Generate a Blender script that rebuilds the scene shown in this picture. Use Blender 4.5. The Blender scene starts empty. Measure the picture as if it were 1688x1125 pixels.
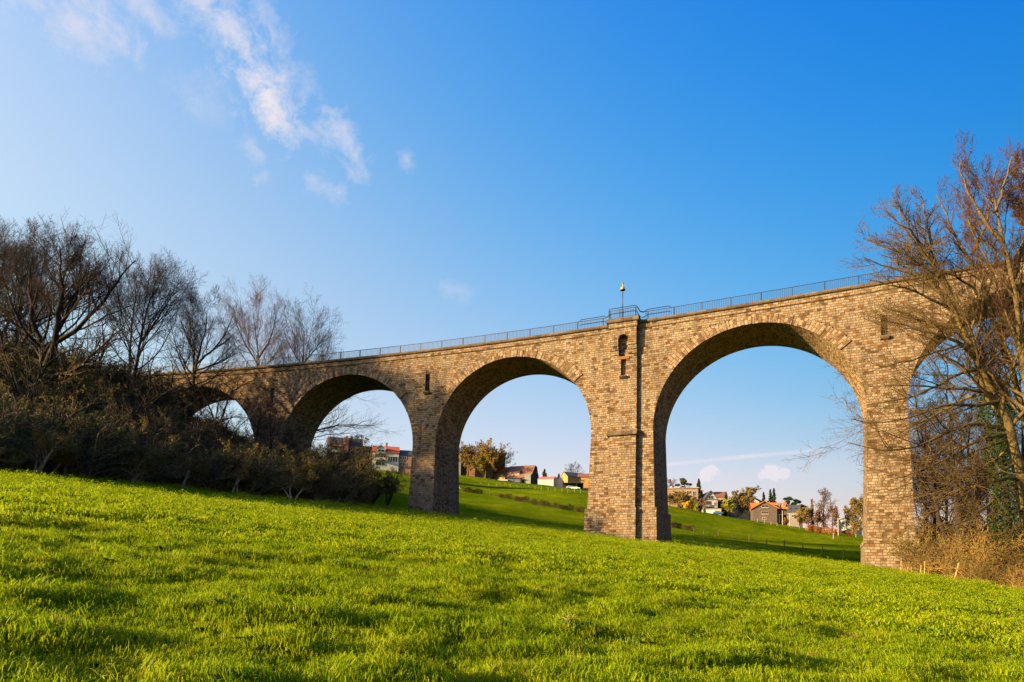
import bpy, math, numpy as np
from mathutils import Vector, Matrix, Euler
SC=bpy.context.scene; COL=SC.collection
R=math.radians
FPX,ROLL,YH,PIT=1061.2292,.0231764,957.5494,.085
GRASSN=185000
SKYS,SKYA,SKYD,SKYO,SKYSAT=.067,1.0,2.0,3.0,1.0
CLOUDC=(3.1,2.95,3.2)
# ---------------------------------------------------------------- tagging helpers
def tag(o,label=None,cat=None,group=None,kind=None):
    if label:o['label']=label
    if cat:o['category']=cat
    if group:o['group']=group
    if kind:o['kind']=kind
    return o
def empty(name,loc=(0,0,0),rz=0,label=None,cat=None,group=None):
    o=bpy.data.objects.new(name,None); COL.objects.link(o); o.location=loc; o.rotation_euler=(0,0,rz); o.empty_display_size=.3
    return tag(o,label,cat,group)
def mk(name,v,f,mat,parent=None,uv=None,smooth=False):
    """v Nx3, f list of index tuples or MxK array; uv per loop"""
    me=bpy.data.meshes.new(name)
    if isinstance(f,np.ndarray):
        v=np.asarray(v,dtype=np.float32); k=f.shape[1]
        me.vertices.add(len(v)); me.vertices.foreach_set('co',v.ravel())
        me.loops.add(f.size); me.loops.foreach_set('vertex_index',f.ravel().astype(np.int32))
        me.polygons.add(len(f)); me.polygons.foreach_set('loop_start',np.arange(0,f.size,k,dtype=np.int32))
        me.update(calc_edges=True)
    else:
        me.from_pydata([tuple(a) for a in v],[],f)
    if uv is not None:
        l=me.uv_layers.new(name='UVMap'); l.data.foreach_set('uv',np.asarray(uv,dtype=np.float32).ravel())
    if smooth: me.polygons.foreach_set('use_smooth',np.ones(len(me.polygons),dtype=bool))
    if mat is not None:
        for m in (mat if isinstance(mat,(list,tuple)) else [mat]): me.materials.append(m)
    o=bpy.data.objects.new(name,me); COL.objects.link(o)
    if parent: o.parent=parent
    return o
class MB:
    """collects shapes into one mesh"""
    def __init__(s): s.v=[];s.f=[];s.uv=[]
    def poly(s,pts,uv=None):
        b=len(s.v); s.v+=[tuple(p) for p in pts]; s.f.append(tuple(range(b,b+len(pts))))
        s.uv+=list(uv) if uv else [(p[0],p[2]) for p in pts]
    def box(s,c,d,rz=0,top=1.0,M=None):
        cx,cy,cz=c; dx,dy,dz=[a/2 for a in d]; P=[]
        ca,sa=math.cos(rz),math.sin(rz)
        for z in(-dz,dz):
            k=top if z>0 else 1
            for x,y in((-dx,-dy),(dx,-dy),(dx,dy),(-dx,dy)):
                x*=k;y*=k
                P.append(Vector((cx+x*ca-y*sa,cy+x*sa+y*ca,cz+z)))
        if M is not None: P=[M@p for p in P]
        for q in((3,2,1,0),(4,5,6,7),(0,1,5,4),(1,2,6,5),(2,3,7,6),(3,0,4,7)):
            w=(d[0] if q in((0,1,5,4),(2,3,7,6)) else d[1]); h=d[2]
            s.poly([P[i] for i in q],[(cx,cz),(cx+w,cz),(cx+w,cz+h),(cx,cz+h)])
        return s
    def tube(s,pts,rad,n=6,cap=True):
        pts=[Vector(p) for p in pts]
        if not hasattr(rad,'__len__'): rad=[rad]*len(pts)
        b=len(s.v); prev=None
        for i,p in enumerate(pts):
            d=(pts[min(i+1,len(pts)-1)]-pts[max(i-1,0)]).normalized()
            a=d.orthogonal().normalized() if prev is None else (prev-d*prev.dot(d)).normalized()
            prev=a; c=d.cross(a)
            for k in range(n):
                t=2*math.pi*k/n; s.v.append(tuple(p+(a*math.cos(t)+c*math.sin(t))*rad[i]))
        L=0
        for i in range(len(pts)-1):
            l2=L+(pts[i+1]-pts[i]).length
            for k in range(n):
                k2=(k+1)%n
                s.f.append((b+i*n+k,b+i*n+k2,b+(i+1)*n+k2,b+(i+1)*n+k)); s.uv+=[(k/n,L),((k+1)/n,L),((k+1)/n,l2),(k/n,l2)]
            L=l2
        if cap:
            s.f.append(tuple(b+k for k in range(n))[::-1]); s.uv+=[(0,0)]*n
            e=b+(len(pts)-1)*n; s.f.append(tuple(e+k for k in range(n))); s.uv+=[(0,0)]*n
        return s
    def lathe(s,c,prof,n=12):
        b=len(s.v)
        for r,z in prof:
            for k in range(n):
                t=2*math.pi*k/n; s.v.append((c[0]+r*math.cos(t),c[1]+r*math.sin(t),c[2]+z))
        for i in range(len(prof)-1):
            for k in range(n):
                k2=(k+1)%n; s.f.append((b+i*n+k,b+i*n+k2,b+(i+1)*n+k2,b+(i+1)*n+k)); s.uv+=[(0,0)]*4
        return s
    def build(s,name,mat,parent=None,smooth=False): return mk(name,s.v,s.f,mat,parent,s.uv,smooth)
# ---------------------------------------------------------------- material helpers
def newmat(name):
    m=bpy.data.materials.new(name); m.use_nodes=True; nt=m.node_tree; nt.nodes.clear()
    out=nt.nodes.new('ShaderNodeOutputMaterial'); b=nt.nodes.new('ShaderNodeBsdfPrincipled'); nt.links.new(b.outputs[0],out.inputs[0])
    b.inputs['Specular IOR Level'].default_value=.2
    return m,nt,b,out
def nd(nt,t,**kw):
    n=nt.nodes.new(t)
    for k,v in kw.items():
        if hasattr(n,k) and not k[0].isupper(): setattr(n,k,v)
    for k,v in kw.items():
        if k[0].isupper() or (k not in dir(n)):
            key=k.replace('_',' ')
            i=n.inputs[key] if key in n.inputs else n.inputs[int(k[1:])]
            if hasattr(v,'is_output') or isinstance(v,bpy.types.NodeSocket): nt.links.new(v,i)
            else: i.default_value=v
    return n
def math_(nt,op,a,b=None,c=None,clamp=False):
    n=nt.nodes.new('ShaderNodeMath'); n.operation=op; n.use_clamp=clamp
    for i,x in enumerate((a,b,c)):
        if x is None: continue
        if isinstance(x,bpy.types.NodeSocket): nt.links.new(x,n.inputs[i])
        else: n.inputs[i].default_value=x
    return n.outputs[0]
def mixc(nt,f,a,b,bt='MIX'):
    n=nt.nodes.new('ShaderNodeMix'); n.data_type='RGBA'; n.blend_type=bt
    for x,i in((f,0),(a,6),(b,7)):
        if isinstance(x,bpy.types.NodeSocket): nt.links.new(x,n.inputs[i])
        else: n.inputs[i].default_value=x if i==0 else (tuple(x)+(1,))[:4]
    return n.outputs[2]
def ramp(nt,f,stops,interp='LINEAR'):
    n=nt.nodes.new('ShaderNodeValToRGB'); n.color_ramp.interpolation=interp; e=n.color_ramp.elements
    while len(e)>1: e.remove(e[-1])
    e[0].position=stops[0][0]; e[0].color=tuple(stops[0][1])+(1,)
    for p,c in stops[1:]:
        x=e.new(p); x.color=tuple(c)+(1,)
    if f is not None: nt.links.new(f,n.inputs[0])
    return n.outputs[0]
def noise(nt,vec,scale,detail=3,rough=.55,out='Fac'):
    n=nt.nodes.new('ShaderNodeTexNoise'); n.inputs['Scale'].default_value=scale; n.inputs['Detail'].default_value=detail; n.inputs['Roughness'].default_value=rough
    if vec is not None: nt.links.new(vec,n.inputs['Vector'])
    return n.outputs[out]
def bump(nt,bsdf,h,strength,dist):
    n=nt.nodes.new('ShaderNodeBump'); n.inputs['Strength'].default_value=strength; n.inputs['Distance'].default_value=dist
    nt.links.new(h,n.inputs['Height']); nt.links.new(n.outputs[0],bsdf.inputs['Normal'])
def plain(name,col,rough=.8,var=.25,scale=3,metal=0,spec=.2,emit=None):
    m,nt,b,o=newmat(name); tc=nd(nt,'ShaderNodeTexCoord').outputs['Object']
    f=noise(nt,tc,scale,4)
    c=mixc(nt,f,tuple(x*(1-var) for x in col),tuple(min(1,x*(1+var)) for x in col))
    nt.links.new(c,b.inputs['Base Color']); b.inputs['Roughness'].default_value=rough; b.inputs['Metallic'].default_value=metal; b.inputs['Specular IOR Level'].default_value=spec
    return m
def stone(name,bw,rh,pal,mortar=.013,dark=1.0,seed=0,moss=0.0):
    m,nt,b,o=newmat(name)
    uv=nd(nt,'ShaderNodeUVMap').outputs[0]
    dn=nd(nt,'ShaderNodeTexNoise',Scale=.55,Detail=2.0); nt.links.new(uv,dn.inputs['Vector'])
    dv=nd(nt,'ShaderNodeVectorMath',operation='MULTIPLY_ADD'); nt.links.new(dn.outputs['Color'],dv.inputs[0]); dv.inputs[1].default_value=(.22,.16,0); nt.links.new(uv,dv.inputs[2])
    br=nd(nt,'ShaderNodeTexBrick',offset=.45,offset_frequency=2,squash=.78,squash_frequency=3)
    nt.links.new(dv.outputs[0],br.inputs['Vector'])
    for k,v in(('Color1',(0,0,0,1)),('Color2',(1,1,1,1)),('Mortar',(.5,.5,.5,1)),('Scale',1.0),('Mortar Size',mortar),('Mortar Smooth',.35),('Bias',0.0),('Brick Width',bw),('Row Height',rh)):
        br.inputs[k].default_value=v
    g=nd(nt,'ShaderNodeSeparateColor'); nt.links.new(br.outputs['Color'],g.inputs[0]); g=g.outputs[0]
    big=noise(nt,uv,.23,3,.6); mid=noise(nt,uv,1.1,3,.6)
    g2=math_(nt,'ADD',g,math_(nt,'MULTIPLY',math_(nt,'SUBTRACT',big,.5),.55))
    g2=math_(nt,'ADD',g2,math_(nt,'MULTIPLY',math_(nt,'SUBTRACT',mid,.5),.5),clamp=True)
    c=ramp(nt,g2,pal,'LINEAR')
    fine=noise(nt,uv,7,5,.65)
    c=mixc(nt,1.0,c,ramp(nt,fine,[(.25,(.62*dark,.62*dark,.62*dark)),(.75,(1.18*dark,1.16*dark,1.12*dark))]),'MULTIPLY')
    st=nd(nt,'ShaderNodeMapping'); st.inputs['Scale'].default_value=(1.1,.10,1); nt.links.new(uv,st.inputs['Vector'])
    c=mixc(nt,1.0,c,ramp(nt,noise(nt,st.outputs[0],1.0,5,.6),[(.32,(.62,.60,.58)),(.5,(1,1,1)),(.7,(1.1,1.08,1.04))]),'MULTIPLY')
    if moss:
        c=mixc(nt,math_(nt,'MULTIPLY',ramp(nt,noise(nt,uv,.45,4,.6),[(.45,(0,0,0)),(.7,(1,1,1))]),moss),c,(.06,.065,.02))
    c=mixc(nt,math_(nt,'MULTIPLY',br.outputs['Fac'],.85),c,(.055,.042,.032))
    nt.links.new(c,b.inputs['Base Color']); b.inputs['Roughness'].default_value=.92
    h=math_(nt,'MULTIPLY',math_(nt,'SUBTRACT',1.0,br.outputs['Fac']),math_(nt,'ADD',.55,math_(nt,'MULTIPLY',g,.6)))
    h=math_(nt,'ADD',h,math_(nt,'MULTIPLY',fine,.55))
    bump(nt,b,h,1.0,.11)
    return m
# ---------------------------------------------------------------- camera geometry (pixels of the 1688x1125 photograph)
SH=YH-562.5-FPX*math.tan(PIT)
def ray(px,py):
    c,sn=math.cos(ROLL),math.sin(ROLL); a,b=px-844,py-562.5
    u=a*c+b*sn; v=-a*sn+b*c; X=u/FPX; Zc=(SH-v)/FPX
    Y=math.cos(PIT)-Zc*math.sin(PIT); Z=math.sin(PIT)+Zc*math.cos(PIT)
    return X/Y,Z/Y
def at(px,py,Y):
    a,b=ray(px,py); return Vector((a*Y,Y,b*Y))
cam=bpy.data.cameras.new('camera'); co=bpy.data.objects.new('camera',cam); COL.objects.link(co); SC.camera=co
cam.sensor_width=36; cam.sensor_fit='HORIZONTAL'; cam.lens=FPX/1688*36; cam.clip_start=.2; cam.clip_end=9000
co.rotation_euler=(Matrix.Rotation(math.pi/2+PIT,4,'X')@Matrix.Rotation(ROLL,4,'Z')).to_euler()
cam.shift_x=SH*math.sin(ROLL)/1688; cam.shift_y=SH*math.cos(ROLL)/1688
# ---------------------------------------------------------------- sky, sun
SUN_EL=R(13); SUN_H=Vector((-.945,-.326)).normalized()
SUND=Vector((SUN_H.x*math.cos(SUN_EL),SUN_H.y*math.cos(SUN_EL),math.sin(SUN_EL)))
sl=bpy.data.lights.new('sun','SUN'); sl.energy=5.0; sl.angle=R(.6); sl.color=(1,.69,.33)
so=bpy.data.objects.new('sun',sl); COL.objects.link(so); so.rotation_euler=SUND.to_track_quat('Z','Y').to_euler()
SC.view_settings.view_transform='Standard'; SC.view_settings.look='None'; SC.view_settings.exposure=2.0; SC.view_settings.gamma=1
# ---------------------------------------------------------------- noise in numpy
_rs=np.random.RandomState(7); _PT=_rs.rand(256,256)
def vnoise(x,y):
    xi=np.floor(x).astype(int); yi=np.floor(y).astype(int); fx=x-xi; fy=y-yi
    fx=fx*fx*(3-2*fx); fy=fy*fy*(3-2*fy); g=lambda a,b:_PT[a&255,b&255]
    return (g(xi,yi)*(1-fx)+g(xi+1,yi)*fx)*(1-fy)+(g(xi,yi+1)*(1-fx)+g(xi+1,yi+1)*fx)*fy
def fbm(x,y,o=4,r=.5):
    t=0;a=1;n=0
    for i in range(o):
        t=t+a*vnoise(x*2**i+17.3*i,y*2**i-9.1*i); n+=a; a*=r
    return t/n
# ---------------------------------------------------------------- viaduct centre line
_s=np.linspace(-125,90,2151); _ds=_s[1]-_s[0]
_k=-.003137443/(1+np.exp((_s-18.46848)/8)); _th=np.cumsum(_k)*_ds; _i0=np.argmin(abs(_s)); _th=_th-_th[_i0]-.4086006
_x=np.cumsum(np.cos(_th))*_ds; _y=np.cumsum(np.sin(_th))*_ds; _x=_x-_x[_i0]+7.9325; _y=_y-_y[_i0]+76.3102
VW=7.5
def W(s,w,z):
    x=np.interp(s,_s,_x); y=np.interp(s,_s,_y); t=np.interp(s,_s,_th)
    return (float(x-w*np.sin(t)),float(y+w*np.cos(t)),float(z))
def heading(s): return float(np.interp(s,_s,_th))
def zdeck(s): return 30.66+.0065*s
# ---------------------------------------------------------------- terrain: thin-plate surface through surveyed heights
CP=[(0,0,-1.6),(-3.4,4.4,-.8),(7.9,9.9,-1.35),(-20,0,.5),(20,0,-2.9),(-25,-25,-2),(0,-30,-4.8),(25,-30,-6),(0,20,.6),(0,40,2.75),(-15,30,3.2),(15,30,.3),
(-31.9,40,6.07),(-28,55,7.3),(-19.2,60,6.9),(-17.5,85,9.4),(-10.6,83.7,8.5),(13,73.5,4.95),(37,62.5,1.95),(1,79,6.9),(25,68,3.4),
(35.3,44,.09),(35,50,.69),(36.4,57,1.4),(25,40,.75),(45,45,-1.0),(50,56,.3),(62,60,-.3),(45,30,-3),(62,40,-2.5),(25,15,-2.2),
(-34.5,91,13.5),(-39.3,92.6,17),(-49,95,22.5),(-58.8,97,26.5),(-68.6,98.8,29),(-78.5,100,30.2),(-100,102,31),
(-45,70,14.5),(-60,60,16.5),(-50,50,11.5),(-70,75,23),(-42,45,8.6),(-60,30,8.5),(-40,10,3.3),(-40,120,19.5),(-60,130,28),(-20,110,12.5),(-90,70,26),(-100,40,16),
(13,100,8),(45,90,4.3),(70,90,3.5),(80,65,1)]
for px,py,Y in[(1183,886,135),(1292,904,128),(1390,917,118),(860,836,180),(955,851,166),(765,826,188),(790,804,262),(955,813,250),(755,785,330),(830,793,325),(965,810,305),(1100,832,285),(1180,847,275),(1265,863,262),(1340,873,250),(1415,884,240),(1500,893,215),(1600,905,190),(650,778,255),(560,775,262),(1688,915,170),(1250,880,190),(1350,893,175),(1130,868,190)]:
    q=at(px,py,Y); CP.append(tuple(q))
for a in range(0,360,20):
    CP.append((650*math.sin(R(a)),650*math.cos(R(a)),8 if abs((a+180)%360-180)<75 else -8)); CP.append((2500*math.sin(R(a)),2500*math.cos(R(a)),-60)); CP.append((6000*math.sin(R(a)),6000*math.cos(R(a)),-150))
CP=np.array(CP,float)
def _phi(d2): return np.where(d2>1e-9,.5*d2*np.log(np.maximum(d2,1e-9)),0)
_n=len(CP); _D=((CP[:,None,:2]-CP[None,:,:2])**2).sum(-1)*1e-4
_A=np.zeros((_n+3,_n+3)); _A[:_n,:_n]=_phi(_D)+np.eye(_n)*2e-4; _A[:_n,_n]=1; _A[:_n,_n+1:]=CP[:,:2]*.01; _A[_n:,:_n]=_A[:_n,_n:].T
_W=np.linalg.solve(_A,np.r_[CP[:,2],0,0,0])
def macro(X,Y):
    X=np.asarray(X,float); Y=np.asarray(Y,float); sh=X.shape; X=X.ravel();Y=Y.ravel(); o=np.zeros(len(X))
    for i in range(0,len(X),40000):
        x=X[i:i+40000];y=Y[i:i+40000]; d=((x[:,None]-CP[None,:,0])**2+(y[:,None]-CP[None,:,1])**2)*1e-4
        o[i:i+40000]=_phi(d)@_W[:_n]+_W[_n]+_W[_n+1]*x*.01+_W[_n+2]*y*.01
    return o.reshape(sh)
def ground(X,Y):
    """macro surface + meadow undulation"""
    X=np.asarray(X,float); Y=np.asarray(Y,float); r=np.hypot(X,Y)
    z=macro(X,Y)
    z=z+(fbm(X/9+3,Y/9,3)-.5)*.14*np.clip(r/30,.1,1)
    far=np.clip((r-100)/60,0,1); z=z+far*((fbm(X/45+.5,Y/28,2)-.5)*2.8+(fbm(X/15+7,Y/9,3)-.5)*.8)*np.clip((420-r)/100,0,1)
    tus=np.maximum(fbm(X/1.05+40,Y/.62,3,.6)-.47,0)
    z=z+tus*.50*np.clip((130-r)/60,.25,1)+ (fbm(X/.45,Y/.4+11,2)-.5)*.09*np.clip((60-r)/30,0,1)
    return z
def gz(x,y): return float(ground(np.array([x]),np.array([y]))[0])
# ================================================================= WORLD
wd=bpy.data.worlds.new('World'); SC.world=wd; wd.use_nodes=True; nt=wd.node_tree; nt.nodes.clear()
wo=nt.nodes.new('ShaderNodeOutputWorld'); bg=nt.nodes.new('ShaderNodeBackground'); nt.links.new(bg.outputs[0],wo.inputs[0])
sky=nt.nodes.new('ShaderNodeTexSky'); sky.sky_type='NISHITA'; sky.sun_disc=False; sky.sun_elevation=SUN_EL; sky.sun_rotation=math.atan2(SUN_H.x,SUN_H.y)%(2*math.pi)
sky.air_density=SKYA; sky.dust_density=SKYD; sky.ozone_density=SKYO; sky.altitude=200
bg.inputs['Strength'].default_value=SKYS
gen=nd(nt,'ShaderNodeTexCoord').outputs['Generated']
# colour response: one smooth correction of the physical sky over height and bearing, fixed in the world
sx=nd(nt,'ShaderNodeSeparateXYZ',Vector=gen); zz=math_(nt,'MAXIMUM',sx.outputs[2],0.0); ss=sx.outputs[0]
TERMS=[None,zz,math_(nt,'MULTIPLY',zz,zz),ss,math_(nt,'MULTIPLY',ss,ss),math_(nt,'MULTIPLY',ss,zz)]
CF=[[.623,-.107,-.358],[1.001,2.076,1.884],[-4.273,-2.164,-.69],[.71,-.348,-.473],[-1.989,-.872,-.75],[-6.504,-1.031,.323]]
sk=nd(nt,'ShaderNodeSeparateColor'); nt.links.new(sky.outputs[0],sk.inputs[0]); cc=nt.nodes.new('ShaderNodeCombineColor')
for ch in range(3):
    v=None
    for t,cf in zip(TERMS,CF): v=cf[ch] if t is None else math_(nt,'MULTIPLY_ADD',t,cf[ch],v)
    v=math_(nt,'MAXIMUM',math_(nt,'MINIMUM',v,1.05),-2.6)
    nt.links.new(math_(nt,'MULTIPLY',sk.outputs[ch],math_(nt,'EXPONENT',v)),cc.inputs[ch])
# thin evening clouds, fixed in directions of the sky
def sdir(px,py):
    a,b=ray(px,py); return Vector((a,1,b)).normalized()
cn=nd(nt,'ShaderNodeTexNoise',Scale=26.0,Detail=9.0,Roughness=.70,Distortion=.3); nt.links.new(gen,cn.inputs['Vector'])
cn2=nd(nt,'ShaderNodeTexNoise',Scale=85.0,Detail=6.0,Roughness=.6); nt.links.new(gen,cn2.inputs['Vector'])
tot=None
def cloud(px0,py0,px1,py1,wid,gain,kind='wisp'):
    """noise clipped to a soft capsule between two sky directions"""
    global tot
    A,B=sdir(px0,py0),sdir(px1,py1); D=B-A; L=D.length_squared
    v=nd(nt,'ShaderNodeVectorMath',operation='SUBTRACT'); nt.links.new(gen,v.inputs[0]); v.inputs[1].default_value=A
    dp=nd(nt,'ShaderNodeVectorMath',operation='DOT_PRODUCT'); nt.links.new(v.outputs[0],dp.inputs[0]); dp.inputs[1].default_value=D
    t=math_(nt,'DIVIDE',dp.outputs['Value'],max(L,1e-6),clamp=True)
    q=nd(nt,'ShaderNodeVectorMath',operation='SCALE'); q.inputs[0].default_value=D; nt.links.new(t,q.inputs['Scale'])
    w=nd(nt,'ShaderNodeVectorMath',operation='SUBTRACT'); nt.links.new(v.outputs[0],w.inputs[0]); nt.links.new(q.outputs[0],w.inputs[1])
    ln=nd(nt,'ShaderNodeVectorMath',operation='LENGTH'); nt.links.new(w.outputs[0],ln.inputs[0])
    m=math_(nt,'SUBTRACT',1.0,math_(nt,'DIVIDE',ln.outputs['Value'],wid/FPX),clamp=True)
    if kind=='wisp':
        n=math_(nt,'MULTIPLY',math_(nt,'SUBTRACT',math_(nt,'ADD',cn.outputs[0],math_(nt,'MULTIPLY',m,.24)),.55,clamp=True),4.2,clamp=True)
        c=math_(nt,'MULTIPLY',math_(nt,'MULTIPLY',n,math_(nt,'POWER',m,.45)),gain,clamp=True)
    elif kind=='puff':
        c=math_(nt,'MULTIPLY',math_(nt,'SUBTRACT',math_(nt,'ADD',m,math_(nt,'MULTIPLY',math_(nt,'SUBTRACT',cn2.outputs[0],.5),2.0)),.30),3.6,clamp=True)
        c=math_(nt,'MULTIPLY',math_(nt,'MULTIPLY',c,math_(nt,'MULTIPLY',m,3.0,clamp=True)),gain)
    else:
        c=math_(nt,'MULTIPLY',math_(nt,'MULTIPLY',m,math_(nt,'ADD',cn2.outputs[0],.25)),gain,clamp=True)
    tot=c if tot is None else math_(nt,'MAXIMUM',tot,c)
cloud(40,-30,130,42,52,.6); cloud(110,-20,215,66,34,.6); cloud(195,-30,262,36,34,.5); cloud(345,15,420,90,50,.7); cloud(400,80,455,190,62,1.0); cloud(385,50,440,150,76,.6); cloud(330,140,350,175,40,.2)
cloud(542,202,552,214,40,.6); cloud(575,235,592,268,36,.5); cloud(415,238,424,252,26,.45); cloud(670,260,672,266,20,.4); cloud(318,150,328,168,42,.25); cloud(515,300,560,318,24,.4); cloud(740,476,770,482,24,.22); cloud(425,296,435,290,16,.35)
cloud(1162,786,1170,779,19,1.0,'puff'); cloud(1260,783,1290,782,15,1.0,'puff'); cloud(1270,777,1274,774,17,1.0,'puff')
cloud(1085,768,1240,752,5,1.2,'trail'); cloud(1240,752,1345,743,5,.8,'trail'); cloud(1345,743,1420,737,6,.2,'trail'); cloud(1120,792,1420,770,46,.26,'trail')
cl=mixc(nt,tot,cc.outputs[0],CLOUDC)
nt.links.new(cl,bg.inputs['Color'])
# ================================================================= MEADOW
def meadow_material():
    m,nt,b,o=newmat('meadow_grass'); P=nd(nt,'ShaderNodeNewGeometry').outputs['Position']
    a=noise(nt,P,.10,4); f=noise(nt,P,2.2,5,.65); g=noise(nt,P,11,3,.6)
    c=ramp(nt,a,[(.3,(.070,.118,.003)),(.5,(.105,.150,.004)),(.7,(.145,.175,.006))])
    c=mixc(nt,1.0,c,ramp(nt,noise(nt,P,.028,5,.65),[(.35,(.72,.80,.9)),(.5,(1,1,1)),(.66,(1.28,1.14,1.0))]),'MULTIPLY')
    c=mixc(nt,1.0,c,ramp(nt,noise(nt,P,.55,4,.7),[(.3,(.68,.74,.8)),(.5,(1,1,1)),(.7,(1.28,1.16,1.0))]),'MULTIPLY')
    c=mixc(nt,1.0,c,ramp(nt,f,[(.25,(.55,.62,.6)),(.5,(1,1,1)),(.75,(1.35,1.22,1.0))]),'MULTIPLY')
    c=mixc(nt,1.0,c,ramp(nt,g,[(.3,(.7,.74,.7)),(.7,(1.25,1.2,1.1))]),'MULTIPLY')
    nt.links.new(c,b.inputs['Base Color']); b.inputs['Roughness'].default_value=.95; b.inputs['Specular IOR Level'].default_value=0.0
    h=math_(nt,'ADD',math_(nt,'MULTIPLY',f,1.0),math_(nt,'MULTIPLY',g,.35)); bump(nt,b,h,1.0,.55)
    return m
MEADOW=meadow_material()
rr=[0.0]; r=1.2
while r<6500:
    rr.append(r); r*=1.0052 if r<60 else (1.0075 if r<330 else 1.06)
az=np.r_[np.arange(-180,-62,4.),np.arange(-62,66,.16),np.arange(66,180,4.)]
RR,AZ=np.meshgrid(np.array(rr[1:]),np.radians(az),indexing='ij')
GX=RR*np.sin(AZ);GY=RR*np.cos(AZ);GZ=ground(GX,GY)
nr,na=GX.shape
vv=np.stack([GX.ravel(),GY.ravel(),GZ.ravel()],1)
ii=np.arange(nr-1)[:,None]*na+np.arange(na)[None,:]; jj=np.arange(nr-1)[:,None]*na+(np.arange(na)[None,:]+1)%na
ff=np.stack([ii,jj,jj+na,ii+na],-1).reshape(-1,4)[:,::-1]
ff=np.ascontiguousarray(ff)
mo=mk('meadow',vv,ff,MEADOW,smooth=True); tag(mo,'bright green sloping meadow of rough tussocky grass below the stone viaduct','meadow',kind='structure')
# ================================================================= VIADUCT
PAL=[(0,(.070,.040,.020)),(.08,(.105,.060,.028)),(.14,(.150,.070,.024)),(.20,(.150,.100,.060)),(.38,(.190,.134,.086)),(.58,(.215,.156,.104)),(.75,(.245,.180,.120)),(.88,(.190,.152,.114)),(1,(.285,.216,.150))]
PALV=[(0,(0.081,0.045,0.021)),(.12,(0.135,0.077,0.039)),(.28,(0.176,0.112,0.067)),(.5,(0.220,0.154,0.100)),(.8,(0.254,0.184,0.123)),(1,(0.284,0.210,0.144))]
M_WALL=stone('rubble_masonry',.50,.26,PAL,.02)
M_PIER=stone('pier_masonry',.54,.28,PAL,.022,1.0)
M_RING=stone('voussoir_masonry',.62,.36,PALV,.022)
M_VAULT=stone('vault_masonry',.50,.22,[(0,(0.130,0.074,0.036)),(.4,(0.312,0.201,0.108)),(.7,(0.404,0.275,0.154)),(1,(0.468,0.336,0.197))],.018,.9,moss=.25)
M_COPE=stone('coping_stone',1.1,.6,[(0,(0.095,0.065,0.039)),(.5,(0.133,0.095,0.064)),(1,(0.167,0.125,0.088))],.008,.9)
VD=empty('stone_viaduct',W(5.6,VW/2,5),0,'long curved railway viaduct of tan stone blocks with tall round arches crossing the green valley','viaduct')
def vpart(mb,name,mat,parent=VD,smooth=False):
    o=mb.build(name,mat,parent,smooth); o.matrix_parent_inverse=Matrix.Translation(-VD.location) if parent is VD else Matrix.Identity(4)
    return o
ARCH=[(-57.9,10.4),(-32.9,10.5),(-8.58,10.5),(19.98,10.72),(44.9,10.7),(70.2,10.7)]
crown=lambda c:28.33+.0065*c
spring=lambda a:crown(a[0])-a[1]
BAT=.042
SLOTS=[(-45.4,-44.85,24.1,27.0),(-20.85,-20.2,24.8,27.2),(32.1,32.7,25.2,27.35)]
# spandrel walls, front and back
def spandrel(w,front):
    mb=MB(); cols=[]   # (s, zbottom)
    s=-118.0
    edges=[]
    def add(sa,sb,za,zb):
        ztop=lambda q:zdeck(q)-.92
        q=[W(sa,w,za),W(sb,w,zb),W(sb,w,ztop(sb)),W(sa,w,ztop(sa))]; u=[(sa,za),(sb,zb),(sb,ztop(sb)),(sa,ztop(sa))]
        if not front: q=q[::-1];u=u[::-1]
        mb.poly(q,u)
    def flat(sa,sb,za,zb):
        br=sorted(set([sa,sb]+[x for x in np.arange(math.ceil(sa),sb,1.5)]+[x for S in SLOTS for x in S[:2] if sa<x<sb]))
        for a,b in zip(br,br[1:]):
            f=lambda q:za+(zb-za)*(q-sa)/(sb-sa)
            sl=[S for S in SLOTS if S[0]-1e-6<=a and b<=S[1]+1e-6] if front else []
            if not sl: add(a,b,f(a),f(b)); continue
            z0,z1=sl[0][2:]
            zt=lambda q:zdeck(q)-.92
            mb.poly([W(a,w,f(a)),W(b,w,f(b)),W(b,w,z0),W(a,w,z0)],[(a,f(a)),(b,f(b)),(b,z0),(a,z0)])
            mb.poly([W(a,w,z1),W(b,w,z1),W(b,w,zt(b)),W(a,w,zt(a))],[(a,z1),(b,z1),(b,zt(b)),(a,zt(a))])
            d=.6
            mb.poly([W(a,w+d,z0),W(b,w+d,z0),W(b,w+d,z1),W(a,w+d,z1)])
            mb.poly([W(a,w,z0),W(a,w+d,z0),W(a,w+d,z1),W(a,w,z1)]); mb.poly([W(b,w+d,z0),W(b,w,z0),W(b,w,z1),W(b,w+d,z1)])
            mb.poly([W(a,w,z0),W(b,w,z0),W(b,w+d,z0),W(a,w+d,z0)]); mb.poly([W(a,w+d,z1),W(b,w+d,z1),W(b,w,z1),W(a,w,z1)])
    prev=(-118.0,ARCH[0][0]-ARCH[0][1])
    flat(-118.0,ARCH[0][0]-ARCH[0][1],spring(ARCH[0]),spring(ARCH[0]))
    for i,a in enumerate(ARCH):
        c,r=a; N=72
        for k in range(N):
            p0,p1=math.pi*(1-k/N),math.pi*(1-(k+1)/N)
            add(c+r*math.cos(p0),c+r*math.cos(p1),spring(a)+r*math.sin(p0),spring(a)+r*math.sin(p1))
        nx=ARCH[i+1] if i+1<len(ARCH) else None
        if nx: flat(c+r,nx[0]-nx[1],spring(a),spring(nx))
    return mb
vpart(spandrel(0,True),'spandrel_wall',M_WALL)
vpart(spandrel(VW,False),'spandrel_wall',M_WALL)
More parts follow.
